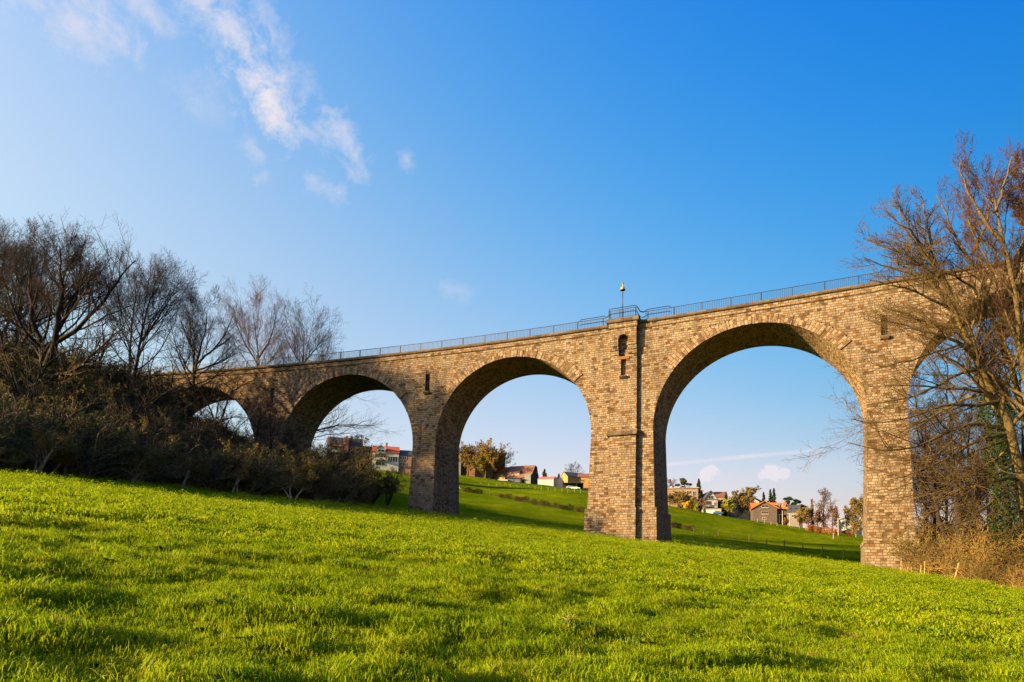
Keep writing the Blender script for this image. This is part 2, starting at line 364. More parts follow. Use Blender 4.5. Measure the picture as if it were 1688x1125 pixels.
# barrel vaults and their voussoir rings
rng=np.random.RandomState(3)
for a in ARCH:
    c,r=a; zs=spring(a); mb=MB(); N=72
    for k in range(N):
        p0,p1=math.pi*(1-k/N),math.pi*(1-(k+1)/N)
        for w0,w1 in((0,2.5),(2.5,5),(5,VW)):
            P=lambda p,w:W(c+r*math.cos(p),w,zs+r*math.sin(p))
            mb.poly([P(p0,w0),P(p0,w1),P(p1,w1),P(p1,w0)],[(w0,-r*p0),(w1,-r*p0),(w1,-r*p1),(w0,-r*p1)])
    vpart(mb,'arch_vault',M_VAULT)
    mb=MB(); n=int(r*R(104)/.36); k0=int(rng.randint(100))
    for k in range(n):
        p0=R(142)-(R(104))*k/n; p1=R(142)-R(104)*(k+1)/n; pm=(p0+p1)/2
        t=.92+.50*(abs(math.degrees(pm)-90)/52)**2+rng.uniform(-.10,.16); e=-.07-rng.uniform(0,.08)
        P=lambda p,q,w:W(c+q*math.cos(p),w,zs+q*math.sin(p))
        v0,v1=(k0+k)*.36,(k0+k+1)*.36; u0=rng.randint(50)*.62+rng.uniform(0,.4)
        r0=r-.012
        mb.poly([P(p0,r0,e),P(p1,r0,e),P(p1,r+t,e),P(p0,r+t,e)],[(u0,v0+.02),(u0,v1-.02),(u0+t,v1-.02),(u0+t,v0+.02)])
        mb.poly([P(p0,r0,.05),P(p1,r0,.05),P(p1,r0,e),P(p0,r0,e)],[(u0-.1,v0),(u0-.1,v1),(u0,v1),(u0,v0)])
        mb.poly([P(p0,r+t,e),P(p1,r+t,e),P(p1,r+t,.02),P(p0,r+t,.02)],[(u0+t,v0),(u0+t,v1),(u0+t+.1,v1),(u0+t+.1,v0)])
        mb.poly([P(p0,r0,.02),P(p0,r0,e),P(p0,r+t,e),P(p0,r+t,.02)],[(u0,v0),(u0,v0),(u0+t,v0),(u0+t,v0)])
        mb.poly([P(p1,r0,e),P(p1,r0,.02),P(p1,r+t,.02),P(p1,r+t,e)],[(u0,v0),(u0,v0),(u0+t,v0),(u0+t,v0)])
    vpart(mb,'arch_ring',M_RING)
# piers
def pier(sa,sb,za,zb,lat,bat,plinth=None):
    """tapered shaft from springing to below the ground"""
    g=min(gz(*W((sa+sb)/2,w,0)[:2]) for w in(-1,VW/2,VW+1))-1.2
    levels=[(za,zb),]; mb=MB()
    L=[0]
    def ringat(z,grow):
        d=max((za+zb)/2-z,0); l=lat*d+grow; b=bat*d+grow
        return sa-l,sb+l,-b,VW+b
    def band(z0,z1,g0,g1):
        A0=ringat(z0,g0);A1=ringat(z1,g1)
        top0=(za,zb) if z1 is None else None
        z1a,z1b=(za,zb) if abs(z1-(za+zb)/2)<.3 else (z1,z1)
        s00,s01,f0,k0=A0; s10,s11,f1,k1=A1
        sm=(s00+s01)/2
        mb.poly([W(s00,f0,z0),W(s01,f0,z0),W(s11,f1,z1b),W(s10,f1,z1a)],[(s00,z0),(s01,z0),(s11,z1b),(s10,z1a)])
        mb.poly([W(s01,k0,z0),W(s00,k0,z0),W(s10,k1,z1a),W(s11,k1,z1b)],[(s01,z0),(s00,z0),(s10,z1a),(s11,z1b)])
        mb.poly([W(s01,f0,z0),W(s01,k0,z0),W(s11,k1,z1b),W(s11,f1,z1b)],[(f0,z0),(k0,z0),(k1,z1b),(f1,z1b)])
        mb.poly([W(s00,k0,z0),W(s00,f0,z0),W(s10,f1,z1a),W(s10,k1,z1a)],[(k0,z0),(f0,z0),(f1,z1a),(k1,z1a)])
    zt=(za+zb)/2
    zz=list(np.linspace(g,zt,6))
    for a,b in zip(zz,zz[1:]): band(a,b,0,0)
    o=vpart(mb,'pier',M_PIER)
    if plinth:
        mb=MB()
        band(g,plinth-.45,.22,.22); band(plinth-.45,plinth,.27,.27)
        for z,g0 in((plinth,.27),(plinth-.45,.27)):
            A=ringat(z,g0); mb.poly([W(A[0],A[2],z),W(A[1],A[2],z),W(A[1],A[3],z),W(A[0],A[3],z)])
        p=mb.build('plinth',M_PIER,o)
        p.matrix_parent_inverse=Matrix.Identity(4)
    return o
for i in range(len(ARCH)-1):
    a,b=ARCH[i],ARCH[i+1]; sa,sb=a[0]+a[1],b[0]-b[1]
    pl={2:8.62,3:4.85}.get(i)
    if i==2: pier(sa,sb,spring(a),spring(b),.030,.03,pl)
    else: pier(sa,sb,spring(a),spring(b),.020,BAT,pl)
# string course and rounded coping
def course(prof,name,mat,s0,s1,dz=0,back=False,step=1.0,parent=VD):
    mb=MB(); S=np.arange(s0,s1+.01,(s1-s0)/max(1,round((s1-s0)/step)))
    T=[0]
    for p,q in zip(prof,prof[1:]): T.append(T[-1]+math.dist(p,q))
    for a,b in zip(S,S[1:]):
        for (w0,z0),(w1,z1),t0,t1 in zip(prof,prof[1:],T,T[1:]):
            q=[W(a,w0,zdeck(a)+z0+dz),W(b,w0,zdeck(b)+z0+dz),W(b,w1,zdeck(b)+z1+dz),W(a,w1,zdeck(a)+z1+dz)]
            u=[(a,t0),(b,t0),(b,t1),(a,t1)]
            mb.poly(q,u)
    for e in(S[0],S[-1]): mb.poly([W(e,w,zdeck(e)+z+dz) for w,z in prof])
    return vpart(mb,name,mat,parent)
LOWP=[(.02,-.95),(-.10,-.95),(-.14,-.90),(-.14,-.44),(.02,-.44)]
COPEP=[(.02,-.44),(-.16,-.44),(-.36,-.36),(-.42,-.25),(-.40,-.10),(-.30,-.02),(-.15,.0),(.55,.0),(.55,-.25)]
course(LOWP,'string_course',M_WALL,-118,84); course(COPEP,'coping',M_COPE,-118,84)
mir=lambda pr:[(VW-w,z) for w,z in pr]
course(mir(LOWP),'string_course',M_WALL,-118,84); course(mir(COPEP),'coping',M_COPE,-118,84)
mb=MB()
for s in np.arange(-118,84,2.0): mb.poly([W(s,.5,zdeck(s)-.2),W(s+2,.5,zdeck(s+2)-.2),W(s+2,VW-.5,zdeck(s+2)-.2),W(s,VW-.5,zdeck(s)-.2)])
vpart(mb,'track_bed',plain('gravel_path',(.22,.2,.17),.95))
# drain sills under the slots
for k,(a,b,z0,z1) in enumerate(SLOTS):
    mb=MB(); c=(a+b)/2; q=[]
    for w,z in((.3,z0+.05),(-.42,z0-.02),(-.46,z0-.16),(-.30,z0-.34),(0.05,z0-.42)): q.append((w,z))
    for (w0,z0_),(w1,z1_) in zip(q,q[1:]):
        mb.poly([W(c-.38,w0,z0_),W(c+.38,w0,z0_),W(c+.38,w1,z1_),W(c-.38,w1,z1_)])
    for s in(c-.38,c+.38): mb.poly([W(s,w,z) for w,z in q])
    vpart(mb,'drain_sill',M_COPE)
# refuge buttress on the wide pier
BS0,BS1=4.3,7.45
def depth_grid(sb,zb,wf,mb):
    C=[[wf((a+b)/2,(c+d)/2) for c,d in zip(zb,zb[1:])] for a,b in zip(sb,sb[1:])]
    for i,(a,b) in enumerate(zip(sb,sb[1:])):
        for j,(c,d) in enumerate(zip(zb,zb[1:])):
            w=C[i][j]
            mb.poly([W(a,w,c),W(b,w,c),W(b,w,d),W(a,w,d)],[(a,c),(b,c),(b,d),(a,d)])
            nb=.3 if i==0 else C[i-1][j]
            if nb!=w: mb.poly([W(a,nb,c),W(a,w,c),W(a,w,d),W(a,nb,d)],[(nb,c),(w,c),(w,d),(nb,d)])
            if i==len(C)-1: mb.poly([W(b,w,c),W(b,.3,c),W(b,.3,d),W(b,w,d)],[(w,c),(.3,c),(.3,d),(w,d)])
            if j and C[i][j-1]!=w: mb.poly([W(a,C[i][j-1],c),W(b,C[i][j-1],c),W(b,w,c),W(a,w,c)],[(a,C[i][j-1]),(b,C[i][j-1]),(b,w),(a,w)])
NC=(BS0+BS1)/2
def bw(s,z):
    d=abs(s-NC)
    if 26.55<z<28.5+math.sqrt(max(0,.58**2-d*d)) and d<.58: return .12
    if 24.2<z<26.2 and d<.31: return .10
    if z>27.75: return -.80
    if z>27.25: return -.68
    if z>26.75: return -.56
    if z>17.6: return -.44
    return -.64
sb=sorted(set([BS0,BS1,NC-.31,NC+.31]+list(np.linspace(NC-.58,NC+.58,13))))
zb=sorted(set([17.55,20,22,24.2,26.2,26.55,26.75,27.25,27.75]+list(np.linspace(28.5,29.1,9))+[29.85]))
mb=MB(); depth_grid(sb,zb,bw,mb); BT=vpart(mb,'buttress',M_WALL)
mb=MB(); bz=gz(*W(NC,-1,0)[:2])-1.2
zl=[bz,8.6,13,17.55]
for a,b in zip(zl,zl[1:]):
    f=lambda z:-.64-max(0,17.6-z)*.03
    for (sa,sb_,wa,wb) in((BS0,BS1,1,1),):
        P=lambda s,z,k:W(s,f(z) if k else .2,z)
        mb.poly([P(BS0,a,1),P(BS1,a,1),P(BS1,b,1),P(BS0,b,1)],[(BS0,a),(BS1,a),(BS1,b),(BS0,b)])
        mb.poly([P(BS0,a,0),P(BS0,a,1),P(BS0,b,1),P(BS0,b,0)],[(0,a),(.9,a),(.9,b),(0,b)]); mb.poly([P(BS1,a,1),P(BS1,a,0),P(BS1,b,0),P(BS1,b,1)],[(0,a),(.9,a),(.9,b),(0,b)])
vpart(mb,'buttress',M_PIER)
mb=MB()
for a,b in((bz,8.17),(8.17,8.62)):
    g_=.2 if b<8.5 else .25
    f=lambda z:-.64-max(0,17.6-z)*.03-g_
    s0,s1=BS0-g_*.6,BS1+g_*.6
    mb.poly([W(s0,f(a),a),W(s1,f(a),a),W(s1,f(b),b),W(s0,f(b),b)],[(s0,a),(s1,a),(s1,b),(s0,b)])
    mb.poly([W(s0,.1,a),W(s0,f(a),a),W(s0,f(b),b),W(s0,.1,b)]); mb.poly([W(s1,f(a),a),W(s1,.1,a),W(s1,.1,b),W(s1,f(b),b)])
    mb.poly([W(s0,f(b),b),W(s1,f(b),b),W(s1,.1,b),W(s0,.1,b)])
p=mb.build('plinth',M_PIER,BT)
def slab(prof,s0,s1,name,mat,parent):
    mb=MB(); T=0
    for (w0,z0),(w1,z1) in zip(prof,prof[1:]):
        t=math.dist((w0,z0),(w1,z1)); mb.poly([W(s0,w0,z0),W(s1,w0,z0),W(s1,w1,z1),W(s0,w1,z1)],[(s0,T),(s1,T),(s1,T+t),(s0,T+t)]); T+=t
    for e in(s0,s1): mb.poly([W(e,w,z) for w,z in prof])
    return mb.build(name,mat,parent)
slab([(.2,17.05),(-.92,17.05),(-.98,17.2),(-.44,17.75),(.2,17.75)],BS0-.28,BS1+.12,'weathering_ledge',M_COPE,BT)
slab([(.2,26.18),(-.50,26.18),(-.50,26.52),(.2,26.52)],NC-.66,NC+.66,'niche_lintel',plain('rust_stone',(.15,.07,.024),.9),BT)
slab([(.2,24.2),(-.80,24.14),(-.84,24.0),(-.44,23.75)],NC-.42,NC+.42,'drain_sill',M_COPE,BT)
slab([(.2,29.85),(-.90,29.85),(-.94,29.9),(-.94,30.42),(.2,30.42)],BS0-.12,BS1+.12,'cap_course',M_WALL,BT)
slab([(.2,30.42),(-.98,30.42),(-1.16,30.5),(-1.22,30.65),(-1.2,30.85),(-1.08,30.97),(.45,30.97)],BS0-.34,BS1+.34,'cap_slab',M_COPE,BT)
# ================================================================= RAILING
M_STEEL=plain('painted_steel',(.018,.027,.045),.5,.15,5,.3,.4)
RL=empty('metal_railing',W(5.6,.15,zdeck(5.6)),0,'thin dark steel railing with upright bars along the top of the viaduct','railing')
RINV=Matrix.Translation(-RL.location)
def rpart(mb,name,kind=None):
    o=mb.build(name,M_STEEL,RL); o.matrix_parent_inverse=RINV
    if kind:o['kind']=kind
    return o
RW=.12
RAILPATH=[(s,RW) for s in np.arange(-74,3.9,1.0)]+[(3.6,RW),(4.05,-.2),(4.15,-.85),(5,-.9),(6.5,-.9),(7.6,-.85),(7.75,-.2),(8.2,RW)]+[(s,RW) for s in np.arange(9,80,1.0)]
def rz_(s): return zdeck(s)+(.3 if 4.1<s<7.7 else 0)
H=1.08
for h,t,nm in((H,.045,'handrail'),(.14,.03,'bottom_rail')):
    mb=MB(); mb.tube([W(s,w,rz_(s)+h) for s,w in RAILPATH],t,4,False); rpart(mb,nm)
posts=[i*-3.1112 for i in range(0,24)]+[11.602+3.1112*i for i in range(0,22)]+[3.2,8.6]
for s in posts:
    mb=MB(); x,y,z=W(s,RW,zdeck(s)); mb.box((x,y,z+H/2),(.10,.10,H),heading(s)); rpart(mb,'post')
for s,w in((4.35,-.85),(5.5,-.9),(7.4,-.85),(5.9,-.9)):
    mb=MB(); x,y,z=W(s,w,rz_(s)); mb.box((x,y,z+H/2),(.08,.08,H),heading(s)); rpart(mb,'post')
mb=MB()
for s in np.arange(-74,80,.19):
    if 3.6<s<8.2: continue
    x,y,z=W(s,RW,zdeck(s)); mb.box((x,y,z+.14+.46),(.034,.034,.92),heading(s))
for s in np.arange(4.3,7.6,.19):
    x,y,z=W(s,-.9,rz_(s)); mb.box((x,y,z+.14+.46),(.034,.034,.92),heading(s))
rpart(mb,'upright_bars','stuff')
# second tubular guard on the refuge, with curled ends
for h in(1.24,.62):
    mb=MB(); pts=[(.3,.0,h-.12),(.5,-.02,h)]+[(s,-.02,h) for s in(1.5,2.5,3.4)]+[(3.75,-.15,h-.25),(4.1,-.6,h-.22),(4.25,-1.0,h)]+[(s,-1.02,h) for s in(5,6,7.2)]+[(7.5,-.9,h-.05),(7.8,-.4,h-.3),(8.1,-.1,h-.32),(8.5,-.02,h)]+[(s,-.02,h) for s in(9.5,10.5,11.0)]+[(11.25,0,h-.12)]
    mb.tube([W(s,w,rz_(s)+z) for s,w,z in pts],.045,5); rpart(mb,'guard_rail')
# ================================================================= LAMP AND PERSON
lp=W(5.75,-.62,zdeck(5.75)+.30); LAMP=empty('lamp_post',lp,0,'slim lamp post with a golden lantern standing on the wide middle pier','lamp post')
mb=MB(); mb.tube([(0,0,0),(0,0,1.05)],.075,8); mb.tube([(0,0,1.05),(.02,0,3.55)],[.05,.04],8); mb.build('post',M_STEEL,LAMP,True)
mb=MB(); mb.lathe((.02,0,3.5),[(.05,0),(.30,.0),(.32,.05),(.28,.09),(.05,.10)],14); mb.build('lamp_tray',plain('dark_rust',(.10,.03,.015),.7),LAMP)
mb=MB(); mb.lathe((0,0,3.6),[(.24,0),(.26,.1),(.20,.24),(.10,.34),(.06,.42),(.05,.5),(.06,.62),(.02,.72)],14); mb.build('lantern',plain('aged_brass',(.55,.33,.06),.35,.2,6,.5),LAMP,True)
mb=MB(); mb.lathe((0,0,4.2),[(.02,0),(.08,.06),(.10,.16),(.06,.26),(.02,.30)],10); mb.tube([(.0,0,4.42),(-.06,-.03,4.56),(-.11,-.05,4.58)],[.06,.05,.012],8); mb.build('finial',plain('dark_bronze',(.20,.13,.06),.5,.2,6,.4),LAMP,True)
# ================================================================= GRASS AND SCATTER
def instancer(name,protos,pts,rot,scl,idx):
    """one object scattering the given plant meshes over points by geometry nodes"""
    c=bpy.data.collections.new(name+'_source')
    for p in protos: c.objects.link(p)
    me=bpy.data.meshes.new(name); me.vertices.add(len(pts)); me.vertices.foreach_set('co',np.asarray(pts,np.float32).ravel())
    a=me.attributes.new('rot','FLOAT_VECTOR','POINT'); a.data.foreach_set('vector',np.asarray(rot,np.float32).ravel())
    a=me.attributes.new('scl','FLOAT_VECTOR','POINT'); a.data.foreach_set('vector',np.asarray(scl,np.float32).ravel())
    a=me.attributes.new('idx','INT','POINT'); a.data.foreach_set('value',np.asarray(idx,np.int32))
    o=bpy.data.objects.new(name,me); COL.objects.link(o)
    g=bpy.data.node_groups.new(name,'GeometryNodeTree')
    g.interface.new_socket('Geometry',in_out='INPUT',socket_type='NodeSocketGeometry'); g.interface.new_socket('Geometry',in_out='OUTPUT',socket_type='NodeSocketGeometry')
    i=g.nodes.new('NodeGroupInput'); u=g.nodes.new('NodeGroupOutput'); ip=g.nodes.new('GeometryNodeInstanceOnPoints'); ci=g.nodes.new('GeometryNodeCollectionInfo')
    ci.inputs['Collection'].default_value=c; ci.inputs['Separate Children'].default_value=True; ci.inputs['Reset Children'].default_value=True
    ip.inputs['Pick Instance'].default_value=True
    def at_(n,t):
        x=g.nodes.new('GeometryNodeInputNamedAttribute'); x.data_type=t; x.inputs['Name'].default_value=n; return x.outputs['Attribute']
    er=g.nodes.new('FunctionNodeEulerToRotation'); g.links.new(at_('rot','FLOAT_VECTOR'),er.inputs[0])
    g.links.new(i.outputs[0],ip.inputs['Points']); g.links.new(ci.outputs[0],ip.inputs['Instance']); g.links.new(at_('idx','INT'),ip.inputs['Instance Index'])
    g.links.new(er.outputs[0],ip.inputs['Rotation']); g.links.new(at_('scl','FLOAT_VECTOR'),ip.inputs['Scale']); g.links.new(ip.outputs[0],u.inputs[0])
    m=o.modifiers.new('scatter','NODES'); m.node_group=g
    return o
def proto(name,v,f,mat,uv=None):
    me=bpy.data.meshes.new(name); me.from_pydata([tuple(x) for x in v],[],f)
    for m in (mat if isinstance(mat,list) else [mat]): me.materials.append(m)
    return bpy.data.objects.new(name,me)
def leafmat(name,stops,trans=.35,rough=.6,vscale=.35):
    m,nt,b,o=newmat(name)
    rnd=nd(nt,'ShaderNodeObjectInfo').outputs['Random']; P=nd(nt,'ShaderNodeNewGeometry'); 
    f=math_(nt,'ADD',math_(nt,'MULTIPLY',rnd,.28),math_(nt,'MULTIPLY',noise(nt,P.outputs['Position'],vscale,4),.55))
    f=math_(nt,'ADD',f,math_(nt,'MULTIPLY',P.outputs['Random Per Island'],.30))
    c=ramp(nt,f,stops); nt.links.new(c,b.inputs['Base Color']); b.inputs['Roughness'].default_value=rough; b.inputs['Specular IOR Level'].default_value=.05
    t=nt.nodes.new('ShaderNodeBsdfTranslucent'); nt.links.new(c,t.inputs[0]); mx=nt.nodes.new('ShaderNodeMixShader'); mx.inputs[0].default_value=trans
    nt.links.new(b.outputs[0],mx.inputs[1]); nt.links.new(t.outputs[0],mx.inputs[2]); nt.links.new(mx.outputs[0],o.inputs[0])
    return m
M_BLADE=leafmat('grass_blade',[(.2,(.076,.150,.003)),(.42,(.150,.242,.004)),(.62,(.235,.305,.006)),(.82,(.325,.340,.010)),(1,(.42,.345,.05))],.5,.5,.6)
def blade_clump(seed,n,h,rad,wd):
    g=np.random.RandomState(seed); v=[];f=[]
    for k in range(n):
        a=g.uniform(0,6.283); r=rad*math.sqrt(g.rand()); x,y=r*math.cos(a),r*math.sin(a)
        hh=h*g.uniform(.45,1.15)*(1.15-.5*r/rad); ln=g.uniform(.25,1.35)*hh; b=g.uniform(0,6.283) if g.rand()<.4 else a+g.uniform(-.8,.8)
        dx,dy=math.cos(b),math.sin(b); px,py=-dy*wd/2,dx*wd/2; i=len(v)
        v+=[(x-px,y-py,-.03),(x+px,y+py,-.03),(x+dx*ln*.3+px*.8,y+dy*ln*.3+py*.8,hh*.6),(x+dx*ln*.3-px*.8,y+dy*ln*.3-py*.8,hh*.6),(x+dx*ln,y+dy*ln,hh*(.98-.38*ln/hh))]
        f+=[(i,i+1,i+2,i+3),(i+3,i+2,i+4)]
    return v,f
PR=[]
for k in range(5):
    v,f=blade_clump(50+k,46,.072,.16,.0058); PR.append(proto('grass_tuft',v,f,M_BLADE))
for k in range(4):
    v,f=blade_clump(80+k,30,.06,.22,.012); PR.append(proto('grass_tuft_far',v,f,M_BLADE))
M_STRAW=leafmat('dry_grass',[(.2,(.16,.11,.03)),(.6,(.30,.20,.06)),(1,(.42,.30,.11))],.3,.6,1)
M_WEED=leafmat('weed_leaf',[(.2,(.03,.075,.012)),(.6,(.06,.12,.02)),(1,(.11,.17,.03))],.3,.5,1)
v,f=blade_clump(95,14,.13,.10,.005); PR.append(proto('grass_tuft_straw',v,f,M_STRAW))
gg=np.random.RandomState(5); v=[];f=[]
for k in range(11):
    a=gg.uniform(0,6.283); l=gg.uniform(.06,.12); w=l*.28; ca,sa=math.cos(a),math.sin(a); i=len(v)
    for x_,y_,z_ in((0,0,.005),(l*.45,-w,.035),(l,0,.03),(l*.45,w,.035)): v.append((x_*ca-y_*sa,x_*sa+y_*ca,z_))
    f.append((i,i+1,i+2,i+3))
PR.append(proto('grass_weed_rosette',v,f,M_WEED))
g=np.random.RandomState(11)
NG=GRASSN
u=g.rand(NG); L0,L1=math.log(1+(2.6/9)**2),math.log(1+(118/9)**2); r=9*np.sqrt(np.exp(L0+u*(L1-L0))-1); a=g.uniform(-.86,.86,NG)
X=r*np.sin(a);Y=r*np.cos(a)
xe=np.array([-60,-32,-28,-19,-17,40]); ye=np.array([40,40,55,60,85,200.])
ok=~((X<-17)&(Y>np.interp(X,[-60,-31.9,-28,-19.2,-17],[20,40,55,60,85])))
ok&=~((X>34)&(Y>43+0*(X)))
X,Y,r=X[ok],Y[ok],r[ok]; Z=ground(X,Y)
tn=fbm(X/1.05+40,Y/.62,3,.6); cl_=fbm(X/.5,Y/.5+5,2)
s=(.74+.9*np.clip(tn-.42,0,.5)+.5*np.clip(cl_-.42,0,1))*g.uniform(.75,1.25,len(X))
far=r>16
idx=np.where(far,g.randint(5,9,len(X)),g.randint(0,5,len(X))); q_=g.rand(len(X)); pt_=fbm(X/2.2+9,Y/2.2,3); idx=np.where((q_<.012)|((q_<.10)&(pt_>.66)),9,np.where((q_>.985)|((q_>.86)&(pt_<.34)),10,idx))
rot=np.stack([g.normal(0,.28,len(X)),g.normal(0,.28,len(X)),g.uniform(0,6.283,len(X))],1)
wd_=1.1+r/34; scl=np.stack([s*wd_,s*wd_,s*np.clip(1.15-r/70,.55,1)],1)
# taller weeds round the pier feet
wx=[];wy=[]
for sa,sb in((-22.9,-18.9),(1.0,10.0),(30.2,34.8),(-47.8,-43.2)):
    for q in np.arange(sa,sb,.10): a_=W(q,-1.0-.25*g.rand()-(.5 if 4.2<q<7.6 else 0),0); wx.append(a_[0]);wy.append(a_[1])
    for q in np.arange(-.9,VW+.8,.12):
        a_=W(sb+.35+.2*g.rand(),q,0); wx.append(a_[0]);wy.append(a_[1])
wx=np.array(wx);wy=np.array(wy); m_=len(wx)
X=np.r_[X,wx];Y=np.r_[Y,wy];Z=np.r_[Z,ground(wx,wy)]; idx=np.r_[idx,g.randint(5,9,m_)]; rot=np.r_[rot,np.stack([g.normal(0,.2,m_),g.normal(0,.2,m_),g.uniform(0,6.28,m_)],1)]; ws=g.uniform(1.2,4.2,m_); scl=np.r_[scl,np.stack([ws*.8,ws*.8,ws],1)]
GR=instancer('grass',PR,np.stack([X,Y,Z-.01],1),rot,scl,idx); tag(GR,'short tufted spring grass covering the meadow in front of the viaduct','grass',kind='stuff')
# daisies dotted in the grass
M_PETAL=plain('daisy_petal',(.75,.72,.70),.6); M_EYE=plain('daisy_eye',(.6,.4,.05),.7)
def daisy(x,y,label):
    t=empty('daisy',(x,y,gz(x,y)),0,label,'daisy','daisies dotted in the meadow')
    mb=MB()
    for k in range(9):
        a=k*.698; ca,sa=math.cos(a),math.sin(a)
        mb.poly([(ca*.003-sa*.002,sa*.003+ca*.002,.085),(ca*.003+sa*.002,sa*.003-ca*.002,.085),(ca*.012+sa*.004,sa*.012-ca*.004,.088),(ca*.016,sa*.016,.088),(ca*.012-sa*.004,sa*.012+ca*.004,.088)])
    mb.build('petals',M_PETAL,t); MB().lathe((0,0,.084),[(.0055,0),(.005,.005),(.001,.008)],8).build('eye',M_EYE,t); MB().tube([(0,0,0),(.004,0,.085)],.0022,4).build('stem',M_BLADE,t)
    return t
for k,(px,py) in enumerate([(524,1029),(536,1023),(548,1030),(549,1025),(580,1024),(766,1111),(783,1117),(1258,998),(1280,990),(1301,986),(1503,1003),(1523,1007),(180,1107),(194,1110),(344,1001)]):
    a,b=ray(px,py); q=None
    for Yd in np.arange(4,60,.1):
        if b*Yd<gz(a*Yd,Yd)+.05: q=(a*Yd,Yd); break
    if q: daisy(q[0],q[1],'tiny white daisy in short green grass, one of the scattered daisies in the meadow')
# dead stalk
def stalk(px,py,h):
    a,b=ray(px,py)
    for Yd in np.arange(4,60,.1):
        if b*Yd<gz(a*Yd,Yd)+.02: break
    x,y=a*Yd,Yd; z=gz(x,y); mb=MB()
    mb.tube([(0,0,-.02),(.01,0,h*.5),(-.01,0,h)],[.006,.004,.002],4)
    for s in(-1,1): mb.tube([(0,0,h*.35),(s*h*.22,.02,h*.5),(s*h*.38,.0,h*.68)],[.006,.005,.003],4)
    mb.tube([(0,0,h*.55),(h*.12,.02,h*.8)],[.004,.002],4)
    o=mb.build('dead_stalk',plain('straw',(.38,.25,.09),.8)); o.location=(x,y,z); return o
tag(stalk(935,1041,.27),'dry straw coloured forked weed stalk standing alone in the meadow grass','weed')
# ================================================================= TREES
def bark(name,c1,c2,scale=6):
    m,nt,b,o=newmat(name); tc=nd(nt,'ShaderNodeTexCoord').outputs['Object']
    f=noise(nt,tc,scale,5,.65); nt.links.new(ramp(nt,f,[(.3,c1),(.7,c2)]),b.inputs['Base Color']); b.inputs['Roughness'].default_value=.9
    bump(nt,b,f,.7,.05); return m
B_DARK=bark('dark_bark',(.014,.010,.008),(.036,.025,.019)); B_TWIG=bark('dark_twig',(.018,.012,.010),(.036,.024,.019)); B_RED=bark('budding_twig',(.060,.027,.019),(.10,.048,.032))
B_LICH=bark('lichen_bark',(.035,.024,.010),(.15,.105,.038),5); B_LTW=bark('lichen_twig',(.052,.032,.013),(.115,.073,.027)); B_PALE=bark('pale_bark',(.16,.13,.10),(.34,.28,.21)); B_PUR=bark('purple_twig',(.045,.022,.014),(.09,.047,.027))
def tubes(P,Rd,n):
    """P (B,N,3) Rd (B,N) -> verts, quads"""
    B,N,_=P.shape
    T=np.gradient(P,axis=1); T/=np.linalg.norm(T,axis=2,keepdims=True)+1e-9
    ref=np.where(np.abs(T[:,:1,2:3])<.8,np.array([0,0,1.]),np.array([1.,0,0]))
    A=np.cross(T,np.broadcast_to(ref,T.shape)); A/=np.linalg.norm(A,axis=2,keepdims=True)+1e-9; C=np.cross(T,A)
    t=2*np.pi*np.arange(n)/n
    V=P[:,:,None]+Rd[:,:,None,None]*(A[:,:,None]*np.cos(t)[:,None]+C[:,:,None]*np.sin(t)[:,None])
    base=(np.arange(B)[:,None,None]*N+np.arange(N-1)[None,:,None])*n; k=np.arange(n)[None,None,:]; k2=(k+1)%n
    F=np.stack([base+k,base+k2,base+n+k2,base+n+k],-1).reshape(-1,4)
    return V.reshape(-1,3),F
class TM:
    def __init__(s): s.V=[];s.F=[];s.n=0
    def add(s,P,Rd,n):
        v,f=tubes(P,Rd,n); s.V.append(v); s.F.append(f+s.n); s.n+=len(v)
    def addraw(s,v,f): s.V.append(v); s.F.append(f+s.n); s.n+=len(v)
    def arrays(s): return np.concatenate(s.V),np.concatenate(s.F)
    def build(s,name,mat,parent=None,smooth=True):
        v,f=s.arrays(); return mk(name,v,f,mat,parent,None,smooth)
def resample(pts,N):
    pts=np.array(pts,float); d=np.r_[0,np.cumsum(np.linalg.norm(np.diff(pts,axis=0),axis=1))]; t=np.linspace(0,d[-1],N)
    q=np.stack([np.interp(t,d,pts[:,i]) for i in range(3)],1)
    for _ in range(2): q[1:-1]=.25*q[:-2]+.5*q[1:-1]+.25*q[2:]
    return q
